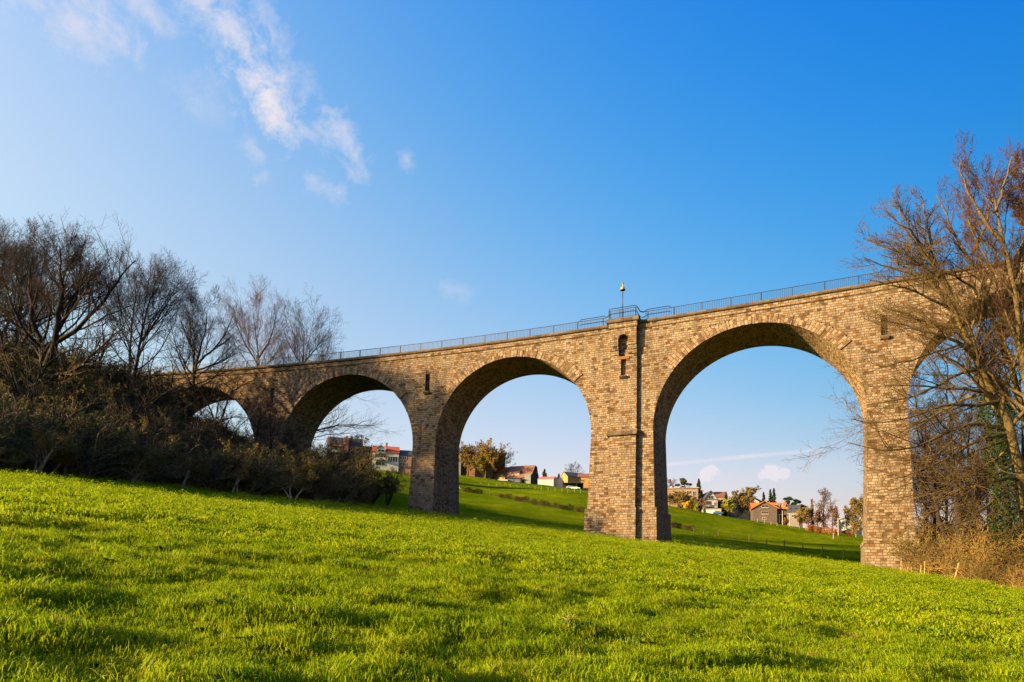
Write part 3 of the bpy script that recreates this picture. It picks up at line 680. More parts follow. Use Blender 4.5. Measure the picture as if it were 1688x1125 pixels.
def sprout(g,P,Rd,K,t0,t1,ang,lr,N,wander,trop,rr,rmin=.006,tip=.35,asd=.18,flat=0,lmin=.25,taper=.68):
    """children of every branch in P, all at once"""
    B,n,_=P.shape
    Lp=np.linalg.norm(np.diff(P,axis=1),axis=2).sum(1)
    t=(t0+(t1-t0)*(np.arange(K)[None,:]+g.rand(B,K))/K)
    x=t*(n-1); i=np.clip(x.astype(int),0,n-2); fx=(x-i)[...,None]; b=np.arange(B)[:,None]
    O=P[b,i]*(1-fx)+P[b,i+1]*fx; T=P[b,i+1]-P[b,i]; T/=np.linalg.norm(T,axis=2,keepdims=True)+1e-9
    r0=Rd[b,i]*(1-fx[...,0])+Rd[b,i+1]*fx[...,0]
    rnd=g.normal(size=T.shape); rnd-=T*(rnd*T).sum(-1,keepdims=True); rnd/=np.linalg.norm(rnd,axis=2,keepdims=True)+1e-9
    if flat: rnd[...,2]*=(1-flat); rnd/=np.linalg.norm(rnd,axis=2,keepdims=True)+1e-9
    a=g.normal(ang,asd,(B,K))[...,None]
    D=T*np.cos(a)+rnd*np.sin(a)
    L=np.maximum(Lp[:,None]*lr*(1-taper*t)*g.uniform(.7,1.25,(B,K)),lmin)
    r0=np.maximum(np.minimum(r0*rr,r0*.95),rmin)
    O=O.reshape(-1,3);D=D.reshape(-1,3);L=L.ravel();r0=r0.ravel(); M=len(O)
    Q=np.zeros((M,N,3)); Q[:,0]=O; st=(L/(N-1))[:,None]
    for k in range(1,N):
        D=D+g.normal(0,wander,(M,3))+np.array([0,0,trop]); D/=np.linalg.norm(D,axis=1,keepdims=True)
        Q[:,k]=Q[:,k-1]+D*st
    Rr=r0[:,None]*(1-(1-tip)*np.linspace(0,1,N)[None,:])
    return Q,np.maximum(Rr,rmin*.6)
def path_px(pts,Y,toground=True,dY=None,g=None):
    out=[]
    for k,q in enumerate(pts):
        y=(q[2] if len(q)>2 else Y); out.append(np.array(at(q[0],q[1],y)))
    if toground:
        x,y,_=out[0]; out.insert(0,np.array([x+.02*(out[0][0]-out[1][0]),y,gz(x,y)-.25])) if gz(x,y)<out[0][2]-.3 else out.__setitem__(0,np.array([x,y,gz(x,y)-.2]))
    return out
def grow_tree(name,label,cat,trunks,limbs,seed,mats,group=None,fine=1.0,up=.05,rmin=.012,cfg=None,loc=None):
    """trunks/limbs: list of (points, r0, r1). children levels follow"""
    g=np.random.RandomState(seed); c=dict(k1=9,l1=.55,a1=.75,t1=.25,k2=7,l2=.50,a2=.75,k3=6,l3=.5,a3=.85,k4=4,l4=.55,w=.10,tp=.68); c.update(cfg or {})
    tm=TM(); cm=TM()
    base=np.array(trunks[0][0][0]) if loc is None else np.array(loc)
    S0=[]
    for pts,r0,r1 in trunks:
        P=resample(pts,14)[None]; t=np.linspace(0,1,14)
        Rd=(r0+(r1-r0)*t)*(1+.55*np.exp(-t*14)*(1 if pts is trunks[0][0] else 0)); P=P+0; P[0,2:]+=g.normal(0,r0*.22,(12,3))
        tm.add(P-base,Rd[None],9); S0.append((P,Rd[None]))
    S1=[]
    for pts,r0,r1 in limbs:
        P=resample(pts,12)[None]; P[0,2:]+=g.normal(0,.05,(10,3)); Rd=np.linspace(r0,r1,12)[None]; tm.add(P-base,Rd,7); S1.append((P,Rd))
    for P,Rd in S0:
        Q,Rq=sprout(g,P,Rd,c['k1'],c['t1'],1.0,c['a1'],c['l1'],10,c['w'],up,.46,rmin,.3,taper=c['tp'])
        tm.add(Q-base,Rq,6); S1+= [(Q,Rq)]
    def cat_(L): return np.concatenate([a for a,_ in L]),np.concatenate([b for _,b in L])
    # explicit limbs have 12 points, sprouted 10: resample all to 10
    L=[]
    for P,Rd in S1:
        if P.shape[1]!=10:
            ix=np.linspace(0,P.shape[1]-1,10); i=np.clip(ix.astype(int),0,P.shape[1]-2); f=(ix-i)
            P=P[:,i]*(1-f)[None,:,None]+P[:,i+1]*f[None,:,None]; Rd=Rd[:,i]*(1-f)+Rd[:,i+1]*f
        L.append((P,Rd))
    P1,R1=cat_(L)
    P2,R2=sprout(g,P1,R1,c['k2'],.18,1.0,c['a2'],c['l2'],8,c['w']*1.2,up*.9,.5,rmin,.35,flat=.2,taper=.45); cm.add(P2-base,R2,5)
    P3,R3=sprout(g,P2,R2,c['k3'],.15,1.0,c['a3'],c['l3'],6,c['w']*1.4,up*.8,.55,rmin*.9,.5,taper=.4); cm.add(P3-base,R3,3)
    if c['k4']:
        P4,R4=sprout(g,P3,R3,c['k4'],.15,1.0,.8,c['l4'],4,c['w']*1.5,up*.6,.7,rmin*.75,.6,lmin=.2); cm.add(P4-base,R4,3)
    t=empty(name,base,0,label,cat,group)
    tm.build('trunk',mats[0],t); cm.build('crown',mats[1],t)
    return t,P3
G_BARE='bare trees around the viaduct'
# ---- left bank
def bt(label,trunks,limbs,Y,seed,mats,cfg=None,rmin=.0112,up=.075,name='bare_tree',group=G_BARE,cat='tree'):
    T=[(path_px(p,Y,k==0),r0,r1) for k,(p,r0,r1) in enumerate(trunks)]; Lm=[(path_px(p,Y,False),r0,r1) for p,r0,r1 in limbs]
    return grow_tree(name,label,cat,T,Lm,seed,mats,group,cfg=cfg,rmin=rmin,up=up)
bt('broad dark bare tree with a forked trunk and wide crown on the scrubby bank',
   [([(70,690),(72,640),(78,598),(66,566),(52,515),(46,475),(50,440)],.55,.07),([(78,600,66),(91,562,65),(94,520,64),(104,490,64),(98,450,63),(100,415,62)],.38,.05)],
   [([(90,566,66),(125,547,66),(150,520,66),(174,493,67),(200,455,67),(222,430,68)],.26,.05),([(92,550,66),(112,520,68),(132,480,69),(133,440,70),(136,405,70)],.22,.04),([(75,622,66),(118,616,65),(150,588,64),(172,564,63),(200,545,62)],.2,.04),([(70,575,66),(40,548,64),(18,500,63),(2,450,62)],.2,.04),([(74,608,68),(50,590,70),(30,560,71),(5,530,72)],.16,.03)],67,5,(B_DARK,B_TWIG),dict(k1=22,t1=.36,k2=12,k3=8,k4=4,l1=.70,l2=.54,l3=.55,l4=.7,a1=.8,a2=.65,a3=.7,w=.065))
bt('many stemmed dark bare tree left of the broad forked one',
   [([(6,700),(10,640),(8,600),(-4,548),(-8,500),(2,460),(8,425)],.42,.05),([(10,610,70),(28,560,71),(34,500,72),(32,465,72),(24,430,72)],.3,.05)],
   [([(8,620),(-22,590),(-60,540),(-90,480)],.26,.05),([(12,600),(44,560),(58,520),(64,470)],.2,.04)],70,6,(B_DARK,B_TWIG),dict(k1=22,t1=.36,k2=12,k3=8,k4=4,l1=.70,l2=.54,l3=.55,l4=.7,a1=.8,a2=.65,a3=.7,w=.065))
bt('slender bare tree leaning right, its foot where the parapet runs into the bank',
   [([(214,668),(219,629),(227,594),(232,562),(240,520),(250,490),(257,465)],.30,.04),([(212,660,80),(213,621,80),(216,547,81),(222,500,81),(226,465,81)],.2,.04)],
   [([(232,564),(256,533),(272,504),(293,475)],.16,.03),([(222,610),(196,590),(184,560)],.12,.03)],80,7,(B_DARK,B_TWIG),dict(k1=22,t1=.36,k2=11,k3=8,k4=4,l1=.70,l2=.54,l3=.55,l4=.7,a1=.8,a2=.65,a3=.7,w=.065))
bt('twisted bare tree growing right in front of the leftmost visible arch',
   [([(312,700),(322,640),(318,622),(321,604),(331,581),(337,556),(338,540),(341,515)],.34,.04)],
   [([(319,620),(306,606),(301,588),(285,560)],.16,.03),([(324,600),(350,580),(372,552),(384,520)],.16,.03),([(320,612),(345,604),(372,592),(395,570)],.14,.03),([(330,585),(310,560),(300,530)],.12,.03),([(322,645),(345,628),(372,612),(392,606)],.1,.02)],86,8,(B_DARK,B_TWIG),dict(k1=22,t1=.36,k2=11,k3=8,k4=4,l1=.70,l2=.54,l3=.55,l4=.7,a1=.8,a2=.65,a3=.7,w=.065))
bt('reddish budding tree rising behind the parapet left of the person',
   [([(430,700),(428,640),(428,604),(424,570),(421,545),(418,522)],.28,.04)],
   [([(428,606),(408,575),(392,540),(384,505)],.16,.03),([(427,590),(446,560),(455,525),(452,500)],.16,.03),([(428,610),(450,590),(468,560)],.12,.03)],112,9,(B_DARK,B_RED),dict(k1=22,t1=.36,k2=11,k3=8,k4=4,l1=.70,l2=.54,l3=.55,l4=.7,a1=.8,a2=.65,a3=.7,w=.065))
bt('round bare tree behind the viaduct reaching sideways through the second arch',
   [([(484,800),(490,760),(496,690),(499,600),(500,570),(502,548)],.34,.05)],
   [([(495,715),(515,699),(556,666),(596,645)],.2,.04),([(492,728),(511,713),(541,704),(576,700),(620,702)],.18,.04),([(500,605),(480,575),(468,548)],.14,.03),([(500,600),(520,575),(538,552)],.14,.03),([(494,735),(530,716),(560,716),(600,712)],.1,.02)],110,10,(B_DARK,B_TWIG),dict(k1=22,t1=.36,k2=11,k3=8,k4=4,l1=.70,l2=.54,l3=.55,l4=.7,a1=.8,a2=.65,a3=.7,w=.065))
bt('small crooked tree with bent trunk showing against the sky inside the leftmost arch',
   [([(352,716),(359,702),(366,690),(371,672),(381,650),(386,636)],.17,.05)],
   [([(366,692),(388,688),(408,690)],.09,.02),([(383,646),(405,632),(430,622)],.09,.02),([(384,644),(362,626),(346,615)],.08,.02),([(362,700),(345,690),(335,680)],.07,.02)],90,12,(B_DARK,B_TWIG),dict(k1=10,k2=9,k3=7,k4=4,l1=.7,l2=.5))
bt('thin reddish sapling fanning up in front of the pier beside the dark thicket',
   [([(447,782),(447,746),(447,722),(444,700),(446,676)],.11,.03)],
   [([(447,735),(432,706),(424,680)],.06,.02),([(447,730),(464,700),(474,672)],.06,.02),([(447,722),(455,690),(458,662)],.06,.02)],84,13,(B_DARK,B_RED),dict(k1=12,k2=9,k3=7,k4=4,l1=.7,l2=.5,a1=.5,a2=.5))
# ---- right bank
bt('leaning lichen covered tree whose low boughs sweep across the rightmost pier',
   [([(1716,960),(1704,880),(1684,800),(1667,729),(1653,681),(1635,639),(1613,591),(1595,553),(1576,516),(1563,476),(1550,455),(1540,432),(1535,415),(1528,392)],.52,.05)],
   [([(1656,716,46),(1613,724,45),(1568,753,44),(1520,777,43),(1470,792,43)],.15,.03),([(1655,708,46),(1629,700,46),(1595,697,45),(1547,721,44),(1496,748,43),(1440,742,43),(1395,730,43)],.16,.025),([(1652,662,46),(1608,667,45),(1547,668,44),(1507,687,43),(1450,702,43),(1402,690,43)],.15,.025),([(1632,646,46),(1587,655,47),(1540,690,48),(1500,700,48),(1450,745,48)],.13,.025),([(1617,608,46),(1581,615,46),(1533,644,45),(1480,660,45),(1425,668,45)],.14,.025),([(1611,596,46),(1581,561,45),(1549,557,44),(1512,543,44),(1480,528,44),(1440,532,44)],.15,.025),([(1596,553,46),(1568,540,47),(1507,524,47),(1455,506,47)],.12,.025),([(1680,790,46),(1659,786,45),(1610,797,44),(1592,815,44),(1566,832,43),(1536,847,43),(1500,856,43)],.14,.025),([(1572,505,46),(1540,470,46),(1500,448,46),(1455,440,46),(1425,425,46)],.15,.03),([(1560,470,46),(1530,420,46),(1500,380,45),(1480,340,45)],.14,.03),([(1545,445,46),(1505,395,45),(1478,362,45),(1462,340,45)],.11,.03),([(1536,405,46),(1527,360,46),(1518,325,46)],.1,.03),([(1576,516,46),(1530,488,45),(1480,472,45),(1432,462,45)],.12,.03),([(1555,462,46),(1500,425,45),(1455,405,45),(1425,392,45)],.11,.03),([(1666,735),(1640,760,47),(1600,785,47),(1560,800,47)],.1,.02),([(1640,650,46),(1590,640,45),(1545,640,44),(1490,632,43),(1440,640,43)],.11,.02),([(1662,725,46),(1610,742,45),(1560,770,44),(1500,800,43),(1450,815,43)],.11,.02),([(1672,765,46),(1625,790,45),(1575,800,44),(1520,815,43),(1470,822,43)],.11,.02),([(1680,800,46),(1630,830,45),(1590,860,44),(1550,880,43),(1515,885,43)],.10,.02),([(1690,840,46),(1650,850,45),(1610,880,44),(1580,900,43)],.09,.02),([(1600,565,46),(1560,575,45),(1515,590,44),(1470,600,43),(1432,612,43)],.10,.02)],46,21,(B_LICH,B_LTW),dict(k1=24,t1=.42,tp=.56,k2=12,k3=8,k4=4,l1=.36,l2=.44,l3=.5,w=.08,a3=.7),rmin=.0125,up=.04)
bt('tall tree right of the leaning lichen tree, its two stems crossing the parapet',
   [([(1730,960),(1706,760),(1688,676),(1667,620),(1651,561),(1637,529),(1626,490),(1610,444),(1602,420),(1599,395),(1594,360)],.40,.05),([(1658,600,49),(1650,565,49),(1662,540,49),(1668,510,49)],.14,.05)],
   [([(1612,448),(1580,400),(1560,360),(1545,320)],.14,.03),([(1602,420),(1622,380),(1636,330),(1640,280)],.14,.03),([(1630,500),(1600,470),(1560,450),(1520,430)],.12,.03)],49,22,(B_LICH,B_PUR),dict(k1=22,t1=.4,tp=.6,k2=11,k3=8,k4=4,l1=.38,l2=.42,l3=.5,w=.07,a1=.78,a2=.6,a3=.65),rmin=.0125,up=.07)
bt('tallest tree at the right edge with upswept purple twigs above the parapet',
   [([(1742,965),(1712,740),(1690,600),(1677,519),(1670,465),(1659,423),(1650,393),(1640,350),(1640,345),(1634,325)],.44,.05),([(1668,460,45),(1690,400,45),(1700,330,45),(1690,300,45),(1688,265,45)],.26,.04)],
   [([(1652,400),(1620,360),(1595,320),(1580,270)],.14,.03),([(1640,350),(1660,300),(1668,250)],.12,.03),([(1660,425),(1625,400),(1590,385)],.1,.02)],44,23,(B_LICH,B_PUR),dict(k1=22,t1=.4,tp=.6,k2=11,k3=8,k4=4,l1=.38,l2=.42,l3=.5,w=.07,a1=.78,a2=.6,a3=.65),rmin=.0125,up=.08)
bt('dark multi stemmed tree standing in the shade beyond the wooden stakes',
   [([(1580,960),(1578,910),(1584,880),(1577,830),(1573,770),(1565,700),(1562,645)],.42,.05),([(1578,915,62),(1556,884,62),(1545,840,62),(1528,753,62),(1509,697,62)],.26,.05),([(1582,905,62),(1600,868,62),(1612,820,62),(1618,760,62)],.26,.05)],[],62,24,(B_DARK,B_TWIG),dict(k1=15,t1=.25,k2=11,k3=8,k4=4,l1=.42,l2=.4),rmin=.012)
bt('slim dark tree partly hidden by the rightmost visible pier',
   [([(1538,930),(1544,800),(1528,740),(1512,690),(1506,640)],.2,.04)],[],72,25,(B_DARK,B_TWIG),dict(k1=15,t1=.2,k2=10,k3=8,k4=4,l1=.45,l2=.45),rmin=.013)
bt('bare tree at the right margin beyond the ivy column',
   [([(1690,930),(1690,800),(1684,700),(1680,620)],.3,.05)],[],80,26,(B_DARK,B_TWIG),dict(k1=15,t1=.2,k2=11,k3=8,k4=4,l1=.5,l2=.42),rmin=.014)
for k,(px,pyb,pyt,Y,lb) in enumerate([(1524,925,700,78,'thin dark tree nearest the rightmost pier in the shaded wood'),(1598,930,655,84,'dark tree in the shaded wood between the stakes tree and the ivy column'),(1560,925,690,92,'farther dark tree in the shaded wood behind the multi stemmed tree'),(1628,930,640,98,'slim dark tree in the shaded wood just left of the ivy column'),(1662,930,660,104,'dark tree in the shaded wood right behind the ivy column'),(1540,920,730,108,'smallest bare tree far back in the shaded wood'),(1612,920,720,116,'most distant bare tree of the shaded wood')]):
    bt(lb,[([(px,pyb),(px+3,pyb-60),(px-4,(pyb+pyt)/2),(px+2,pyt)],.26,.05)],[],Y,60+k,(B_DARK,B_TWIG),dict(k1=18,t1=.12,k2=11,k3=8,k4=4,l1=.5,l2=.45,a1=.85),rmin=.016)
# ---- leaf clouds
def leaves(C,size,seed,jit=0.,flat=0.):
    g=np.random.RandomState(seed); n=len(C); C=C+g.normal(0,jit,C.shape) if jit else C
    a=g.normal(size=(n,3)); a/=np.linalg.norm(a,axis=1,keepdims=True); b=g.normal(size=(n,3)); b-=a*(a*b).sum(1,keepdims=True); b/=np.linalg.norm(b,axis=1,keepdims=True)
    s=size*g.uniform(.6,1.4,(n,1)); V=np.stack([C-a*s-b*s*.3,C+b*s*.0-a*s*.2+b*s*.55,C+a*s,C-b*s*.55+a*s*.1],1).reshape(-1,3)
    return V,np.arange(n*4).reshape(-1,4)
M_IVY=leafmat('ivy_leaf',[(.2,(.006,.014,.003)),(.6,(.015,.030,.006)),(1,(.04,.06,.012))],.1,.4,1.2)
M_OLIVE=leafmat('olive_leaf',[(.2,(.075,.058,.018)),(.5,(.13,.10,.026)),(.8,(.17,.14,.03)),(1,(.22,.16,.045))],.3,.6,.6)
M_DKGREEN=leafmat('dark_evergreen',[(.2,(.02,.034,.010)),(.6,(.04,.062,.016)),(1,(.07,.095,.025))],.15,.5,.8)
M_BROWNL=leafmat('russet_leaf',[(.2,(.16,.05,.015)),(.6,(.28,.10,.025)),(1,(.40,.17,.04))],.3,.6,.6)
# ivy column
def ivy_tree():
    P=path_px([(1668,930),(1660,840),(1652,740),(1642,660),(1634,622)],55); b=P[0]; g=np.random.RandomState(4)
    t=empty('ivy_clad_tree',b,0,'dark evergreen column of ivy smothering a trunk behind the leaning lichen tree','tree')
    q=resample(P,14); tm=TM(); tm.add(q[None]-b,np.linspace(.35,.12,14)[None],8); tm.build('trunk',B_DARK,t)
    n=15000; u=g.rand(n); i=np.clip((u*13).astype(int),0,12); f=(u*13-i)[:,None]; C=q[i]*(1-f)+q[i+1]*f-b
    lump=.45+1.2*fbm(u*11,u*0+3,3)**1.5+.5*np.sin(np.clip((u-.18)*4,0,3.1)); a=g.uniform(0,6.283,n); rr_=lump*np.sqrt(g.uniform(.35,1.1,n))*(.75+.5*vnoise(a*1.3,u*14))
    C=C+np.stack([np.cos(a)*rr_,np.sin(a)*rr_,g.normal(0,.15,n)],1); C=C[u>.12]
    v,f=leaves(C,.10,5); mk('crown',v,f,M_IVY,t)
ivy_tree()
# ---- thicket scrub (uncountable): dense twiggy bushes scattered on the banks
def bush_proto(seed,n1,hgt,spread,leaf,nleaf,mats,stemr=.03,rmin=.008,k2=6,k3=5,lsize=.05,up=.03):
    g=np.random.RandomState(seed); P=np.zeros((n1,8,3)); D=np.stack([g.normal(0,spread,n1),g.normal(0,spread,n1),np.ones(n1)],1); D/=np.linalg.norm(D,axis=1,keepdims=True)
    P[:,0]=np.stack([g.normal(0,.25,n1),g.normal(0,.25,n1),np.full(n1,-.15)],1); st=hgt*g.uniform(.6,1.1,(n1,1))/7
    for k in range(1,8):
        D=D+g.normal(0,.17,(n1,3))+np.array([0,0,-.035])*k*.5; D/=np.linalg.norm(D,axis=1,keepdims=True); P[:,k]=P[:,k-1]+D*st
    Rd=np.linspace(stemr,stemr*.4,8)[None]*g.uniform(.6,1.3,(n1,1)); tm=TM(); tm.add(P,Rd,5)
    P2,R2=sprout(g,P,Rd,k2,.25,1,.8,.5,6,.2,up,.6,rmin,.4); tm.add(P2,R2,3)
    P3,R3=sprout(g,P2,R2,k3,.1,1,.8,.55,5,.22,up,.7,rmin*.8,.5); tm.add(P3,R3,3)
    v,f=tm.arrays(); nb=len(f)
    if nleaf:
        tips=P3.reshape(-1,3); C=tips[g.randint(0,len(tips),nleaf)]; lv,lf=leaves(C,lsize,seed+1,.04); f=np.concatenate([f,lf+len(v)]); v=np.concatenate([v,lv])
    me=bpy.data.meshes.new('scrub_bush'); me.vertices.add(len(v)); me.vertices.foreach_set('co',v.astype(np.float32).ravel()); me.loops.add(f.size); me.loops.foreach_set('vertex_index',f.astype(np.int32).ravel()); me.polygons.add(len(f)); me.polygons.foreach_set('loop_start',np.arange(0,f.size,4,dtype=np.int32)); me.update(calc_edges=True)
    for m in mats: me.materials.append(m)
    mi=np.zeros(len(f),np.int32); mi[nb:]=1; me.polygons.foreach_set('material_index',mi)
    return bpy.data.objects.new('scrub_bush',me)
B_SCRUB=bark('scrub_twig',(.10,.072,.04),(.20,.145,.08)); B_GOLD=bark('golden_twig',(.15,.085,.024),(.28,.17,.05))
BP=[bush_proto(100+k,26,3.4,.62,1,3200 if k%2 else 1600,[B_SCRUB,M_OLIVE if k%3 else M_DKGREEN],.04,.011,lsize=.06,k3=6) for k in range(6)]+[bush_proto(120+k,5,6.5,.3,1,120,[B_DARK,M_OLIVE],.055,.012,9,7,.05,.05) for k in range(3)]
g=np.random.RandomState(31)
def inpoly(x,y,poly):
    r=np.zeros(len(x),bool); n=len(poly)
    for i in range(n):
        (x0,y0),(x1,y1)=poly[i],poly[(i+1)%n]; c=((y0>y)!=(y1>y))&(x<(x1-x0)*(y-y0)/(y1-y0+1e-12)+x0); r^=c
    return r
POLY=[(-33.5,38),(-31,46),(-28.8,56.5),(-20,61.5),(-18.2,70),(-18.6,83.5),(-30,88),(-43,90.5),(-62,94),(-84,98),(-100,95),(-110,60),(-80,36)]
x=g.uniform(-110,-15,9000); y=g.uniform(34,100,9000); ok=inpoly(x,y,POLY); x,y=x[ok],y[ok]
keep=[]; 
for i in range(len(x)):
    if all((x[i]-x[j])**2+(y[i]-y[j])**2>1.6**2 for j in keep): keep.append(i)
    if len(keep)>=900: break
x,y=x[keep],y[keep]; z=ground(x,y)
edge=np.clip((np.hypot(x+22,y-60)),0,99)
s=g.uniform(.55,1.25,len(x))**1.2*1.3*np.where(y>86,.75,1.0)*np.where((x>-21),.8,1.0)*np.where((x<-46)&(y>62),1.35,1.0)
# behind the viaduct too
xb=g.uniform(-60,-16,160); yb=g.uniform(104,150,160); okb=(xb<-22-(yb-104)*.25)|(g.rand(160)<.06); xb,yb=xb[okb],yb[okb]
xs=np.r_[x,xb]; ys=np.r_[y,yb]; zs=np.r_[z,ground(xb,yb)]; s=np.r_[s,g.uniform(.5,.9,len(xb))]
UG=instancer('undergrowth',BP,np.stack([xs,ys,zs],1),np.stack([0*xs,0*xs,g.uniform(0,6.28,len(xs))],1),np.stack([s*1.15,s*1.15,s],1),np.where(g.rand(len(xs))<.17,g.randint(6,9,len(xs)),g.randint(0,6,len(xs))))
tag(UG,'dark tangled scrub of bare twigs and olive leaves covering the left bank','undergrowth',kind='stuff')
# right bank scrub
BP2=[bush_proto(140+k,11,2.4,.5,1,[200,900,60,500][k],[[B_GOLD,B_LTW,B_GOLD,B_LICH][k],M_OLIVE],.026,.010,6,4,.05,.06) for k in range(4)]
POLY2=[(33.6,45),(34.4,49.5),(35.4,55.5),(36.2,58),(38.5,59.5),(44,57.5),(58,58),(62,46),(52,42),(38,41.5),(34.6,42.8)]
x=g.uniform(33,62,4000); y=g.uniform(41,60,4000); ok=inpoly(x,y,POLY2); x,y=x[ok],y[ok]; keep=[]
for i in range(len(x)):
    if all((x[i]-x[j])**2+(y[i]-y[j])**2>1.25**2 for j in keep): keep.append(i)
    if len(keep)>=150: break
x,y=x[keep],y[keep]; xb=g.uniform(44,110,420); yb=g.uniform(66,125,420); ok=(xb/yb>.62)&(xb/yb<1.05); xb,yb=xb[ok],yb[ok]
inn=np.clip((y-43)/5,0,1)*np.clip((x-35)/3,.15,1); sc=np.r_[g.uniform(.55,.9,len(x))+inn*g.uniform(.3,1.5,len(x)),g.uniform(1.2,3.0,len(xb))]; xs=np.r_[x,xb]; ys=np.r_[y,yb]
U2=instancer('undergrowth',BP2,np.stack([xs,ys,ground(xs,ys)],1),np.stack([0*xs,0*xs,g.uniform(0,6.28,len(xs))],1),np.stack([sc,sc,sc*1.1],1),g.randint(0,4,len(xs)))
tag(U2,'golden brown brambles and twigs at the foot of the right hand trees','undergrowth',kind='stuff')
# dry grass fringe at the right edge
PS=[]
for k in range(3):
    v,f=blade_clump(200+k,40,.55,.22,.012); PS.append(proto('dry_grass_tuft',v,f,M_STRAW))
t=g.rand(420); ex=np.interp(t,[0,.35,.7,1],[36.2,35,34.7,36.5]); ey=np.interp(t,[0,.35,.7,1],[58,50,44,41.5]); xs=ex+g.uniform(-.5,2.5,420); ys=ey+g.normal(0,.6,420)
ss=g.uniform(.5,1.2,420); U3=instancer('dry_grass',PS,np.stack([xs,ys,ground(xs,ys)-.02],1),np.stack([g.normal(0,.15,420),g.normal(0,.15,420),g.uniform(0,6.28,420)],1),np.stack([ss,ss,ss],1),g.randint(0,3,420))
tag(U3,'straw coloured dry grass along the meadow edge under the right hand trees','dry grass',kind='stuff')
# shrubs with pale crooked stems along the meadow edge
def thorn(px,py,Y,label,h=3.2,lean=0.,seed=0,sp=1.0,leafm=M_OLIVE,nleaf=2600,name='thorn_shrub',barkm=B_PALE,k1=3,crownm=None):
    g=np.random.RandomState(300+seed); p=at(px,py,Y); x,y=p.x,p.y; z=gz(x,y); b=np.array([x,y,z])
    tr=[]
    for k in range(k1):
        a=g.uniform(-1,1); d=np.array([a*.55*sp+lean,g.uniform(-.3,.3),1.]); q=[b+np.array([g.normal(0,.12),g.normal(0,.12),-.15])]
        for j in range(5):
            d=d+np.array([g.normal(0,.28)+lean*.2,g.normal(0,.2),-.06*j*sp]); d/=np.linalg.norm(d); q.append(q[-1]+d*h/5)
        tr.append((q,.085*h/3,.03))
    t,P3=grow_tree(name,label,'shrub',tr,[],seed+400,(barkm,crownm or B_SCRUB),None,cfg=dict(k1=9,k2=7,k3=6,k4=0,l1=.55,l2=.5,t1=.3),rmin=.009,up=.0,loc=b)
    if nleaf:
        C=P3.reshape(-1,3); C=C[g.randint(0,len(C),nleaf)]-b; v,f=leaves(C,.06,seed,.06); mk('foliage',v,f,leafm,t)
    return t
thorn(54,781,42,'pale stemmed thorn shrub beside a tuft of dry grass at the meadow edge',3.0,.1,1)
thorn(78,786,44,'small thorn shrub with a bent grey stem between two larger thorns',2.4,.25,2,k1=1)
thorn(101,789,45,'thorn shrub with a pale Y shaped trunk at the edge of the meadow',3.0,.0,3,k1=2)
thorn(218,802,49.5,'thorn shrub with three slanting stems above a fallen pale branch',3.0,.35,4)
thorn(303,812,55,'thorn shrub with one stubby upright stem half way along the thicket edge',3.2,.0,5,k1=2)
thorn(385,822,58,'low dark thorn shrub below the reddish sapling',3.0,.2,6)
thorn(480,828,60,'thorn shrub at the thicket edge in front of the shaded pier foot',3.2,.2,7)
thorn(510,822,64,'olive green shrub filling the foot of the second arch',5.5,.1,8,1.2,M_OLIVE,5000,barkm=B_DARK)
thorn(555,820,68,'broad olive shrub below the grey roofed terrace house',7.0,.0,9,1.2,M_OLIVE,5500,barkm=B_DARK)
thorn(585,822,72,'brown twiggy shrub left of the dark evergreen bush',5.5,.0,10,1.0,M_OLIVE,3000,barkm=B_DARK)
thorn(612,818,78,'dark evergreen bush leaning right toward the narrow pier',4.6,.45,11,1.2,M_DKGREEN,9000,'evergreen_bush',B_DARK)
thorn(538,800,86,'tall olive shrub behind the thicket, its top against the terrace house',10,.1,12,1.0,M_OLIVE,6000,barkm=B_DARK)
thorn(600,790,92,'grey twiggy shrub in front of the white house, behind the evergreen bush',9.5,.1,13,1.0,M_OLIVE,2600,barkm=B_DARK)
thorn(566,800,98,'grey brown tall shrub hiding the foot of the terrace house',9.5,.0,14,1.0,M_OLIVE,5000,barkm=B_DARK)
thorn(520,800,92,'tall olive shrub at the left of the terrace house inside the second arch',8.5,.1,15,1.0,M_OLIVE,5000,barkm=B_DARK)
thorn(640,800,104,'low brown shrub below the white house balcony',6.5,.0,16,1.0,M_OLIVE,2500,barkm=B_DARK)
# fallen branches
def fallen(px,py,Y,L,rz,label,seed):
    g=np.random.RandomState(seed); p=at(px,py,Y); z=gz(p.x,p.y); q=[np.array([0,0,.08])]; d=np.array([math.cos(rz),math.sin(rz),.0])
    for k in range(7): d=d+g.normal(0,.18,3)*np.array([1,1,.5]); d/=np.linalg.norm(d); q.append(q[-1]+d*L/7)
    q=np.array(q); q[:,2]+=np.array([gz(p.x+a[0],p.y+a[1])-z for a in q])*1.0
    P=q[None]; Rd=np.linspace(.12,.03,8)[None]; tm=TM(); tm.add(P,Rd,6); P2,R2=sprout(g,P,Rd,5,.2,1,.8,.45,6,.2,.02,.5,.012); P2[...,2]=np.maximum(P2[...,2],P2[:,:1,2]*.9); tm.add(P2,R2,4)
    o=tm.build('fallen_branch',B_PALE); o.location=(p.x,p.y,z); tag(o,label,'branch'); return o
fallen(180,800,47,5.0,.35,'pale fallen branch lying along the meadow edge under the slanting thorn',1)
fallen(625,830,80,4.0,2.9,'fallen dead branch on the grass below the dark evergreen bush',2)
fallen(520,826,66,4.0,.1,'dead limb lying among stems at the foot of the second arch',3)
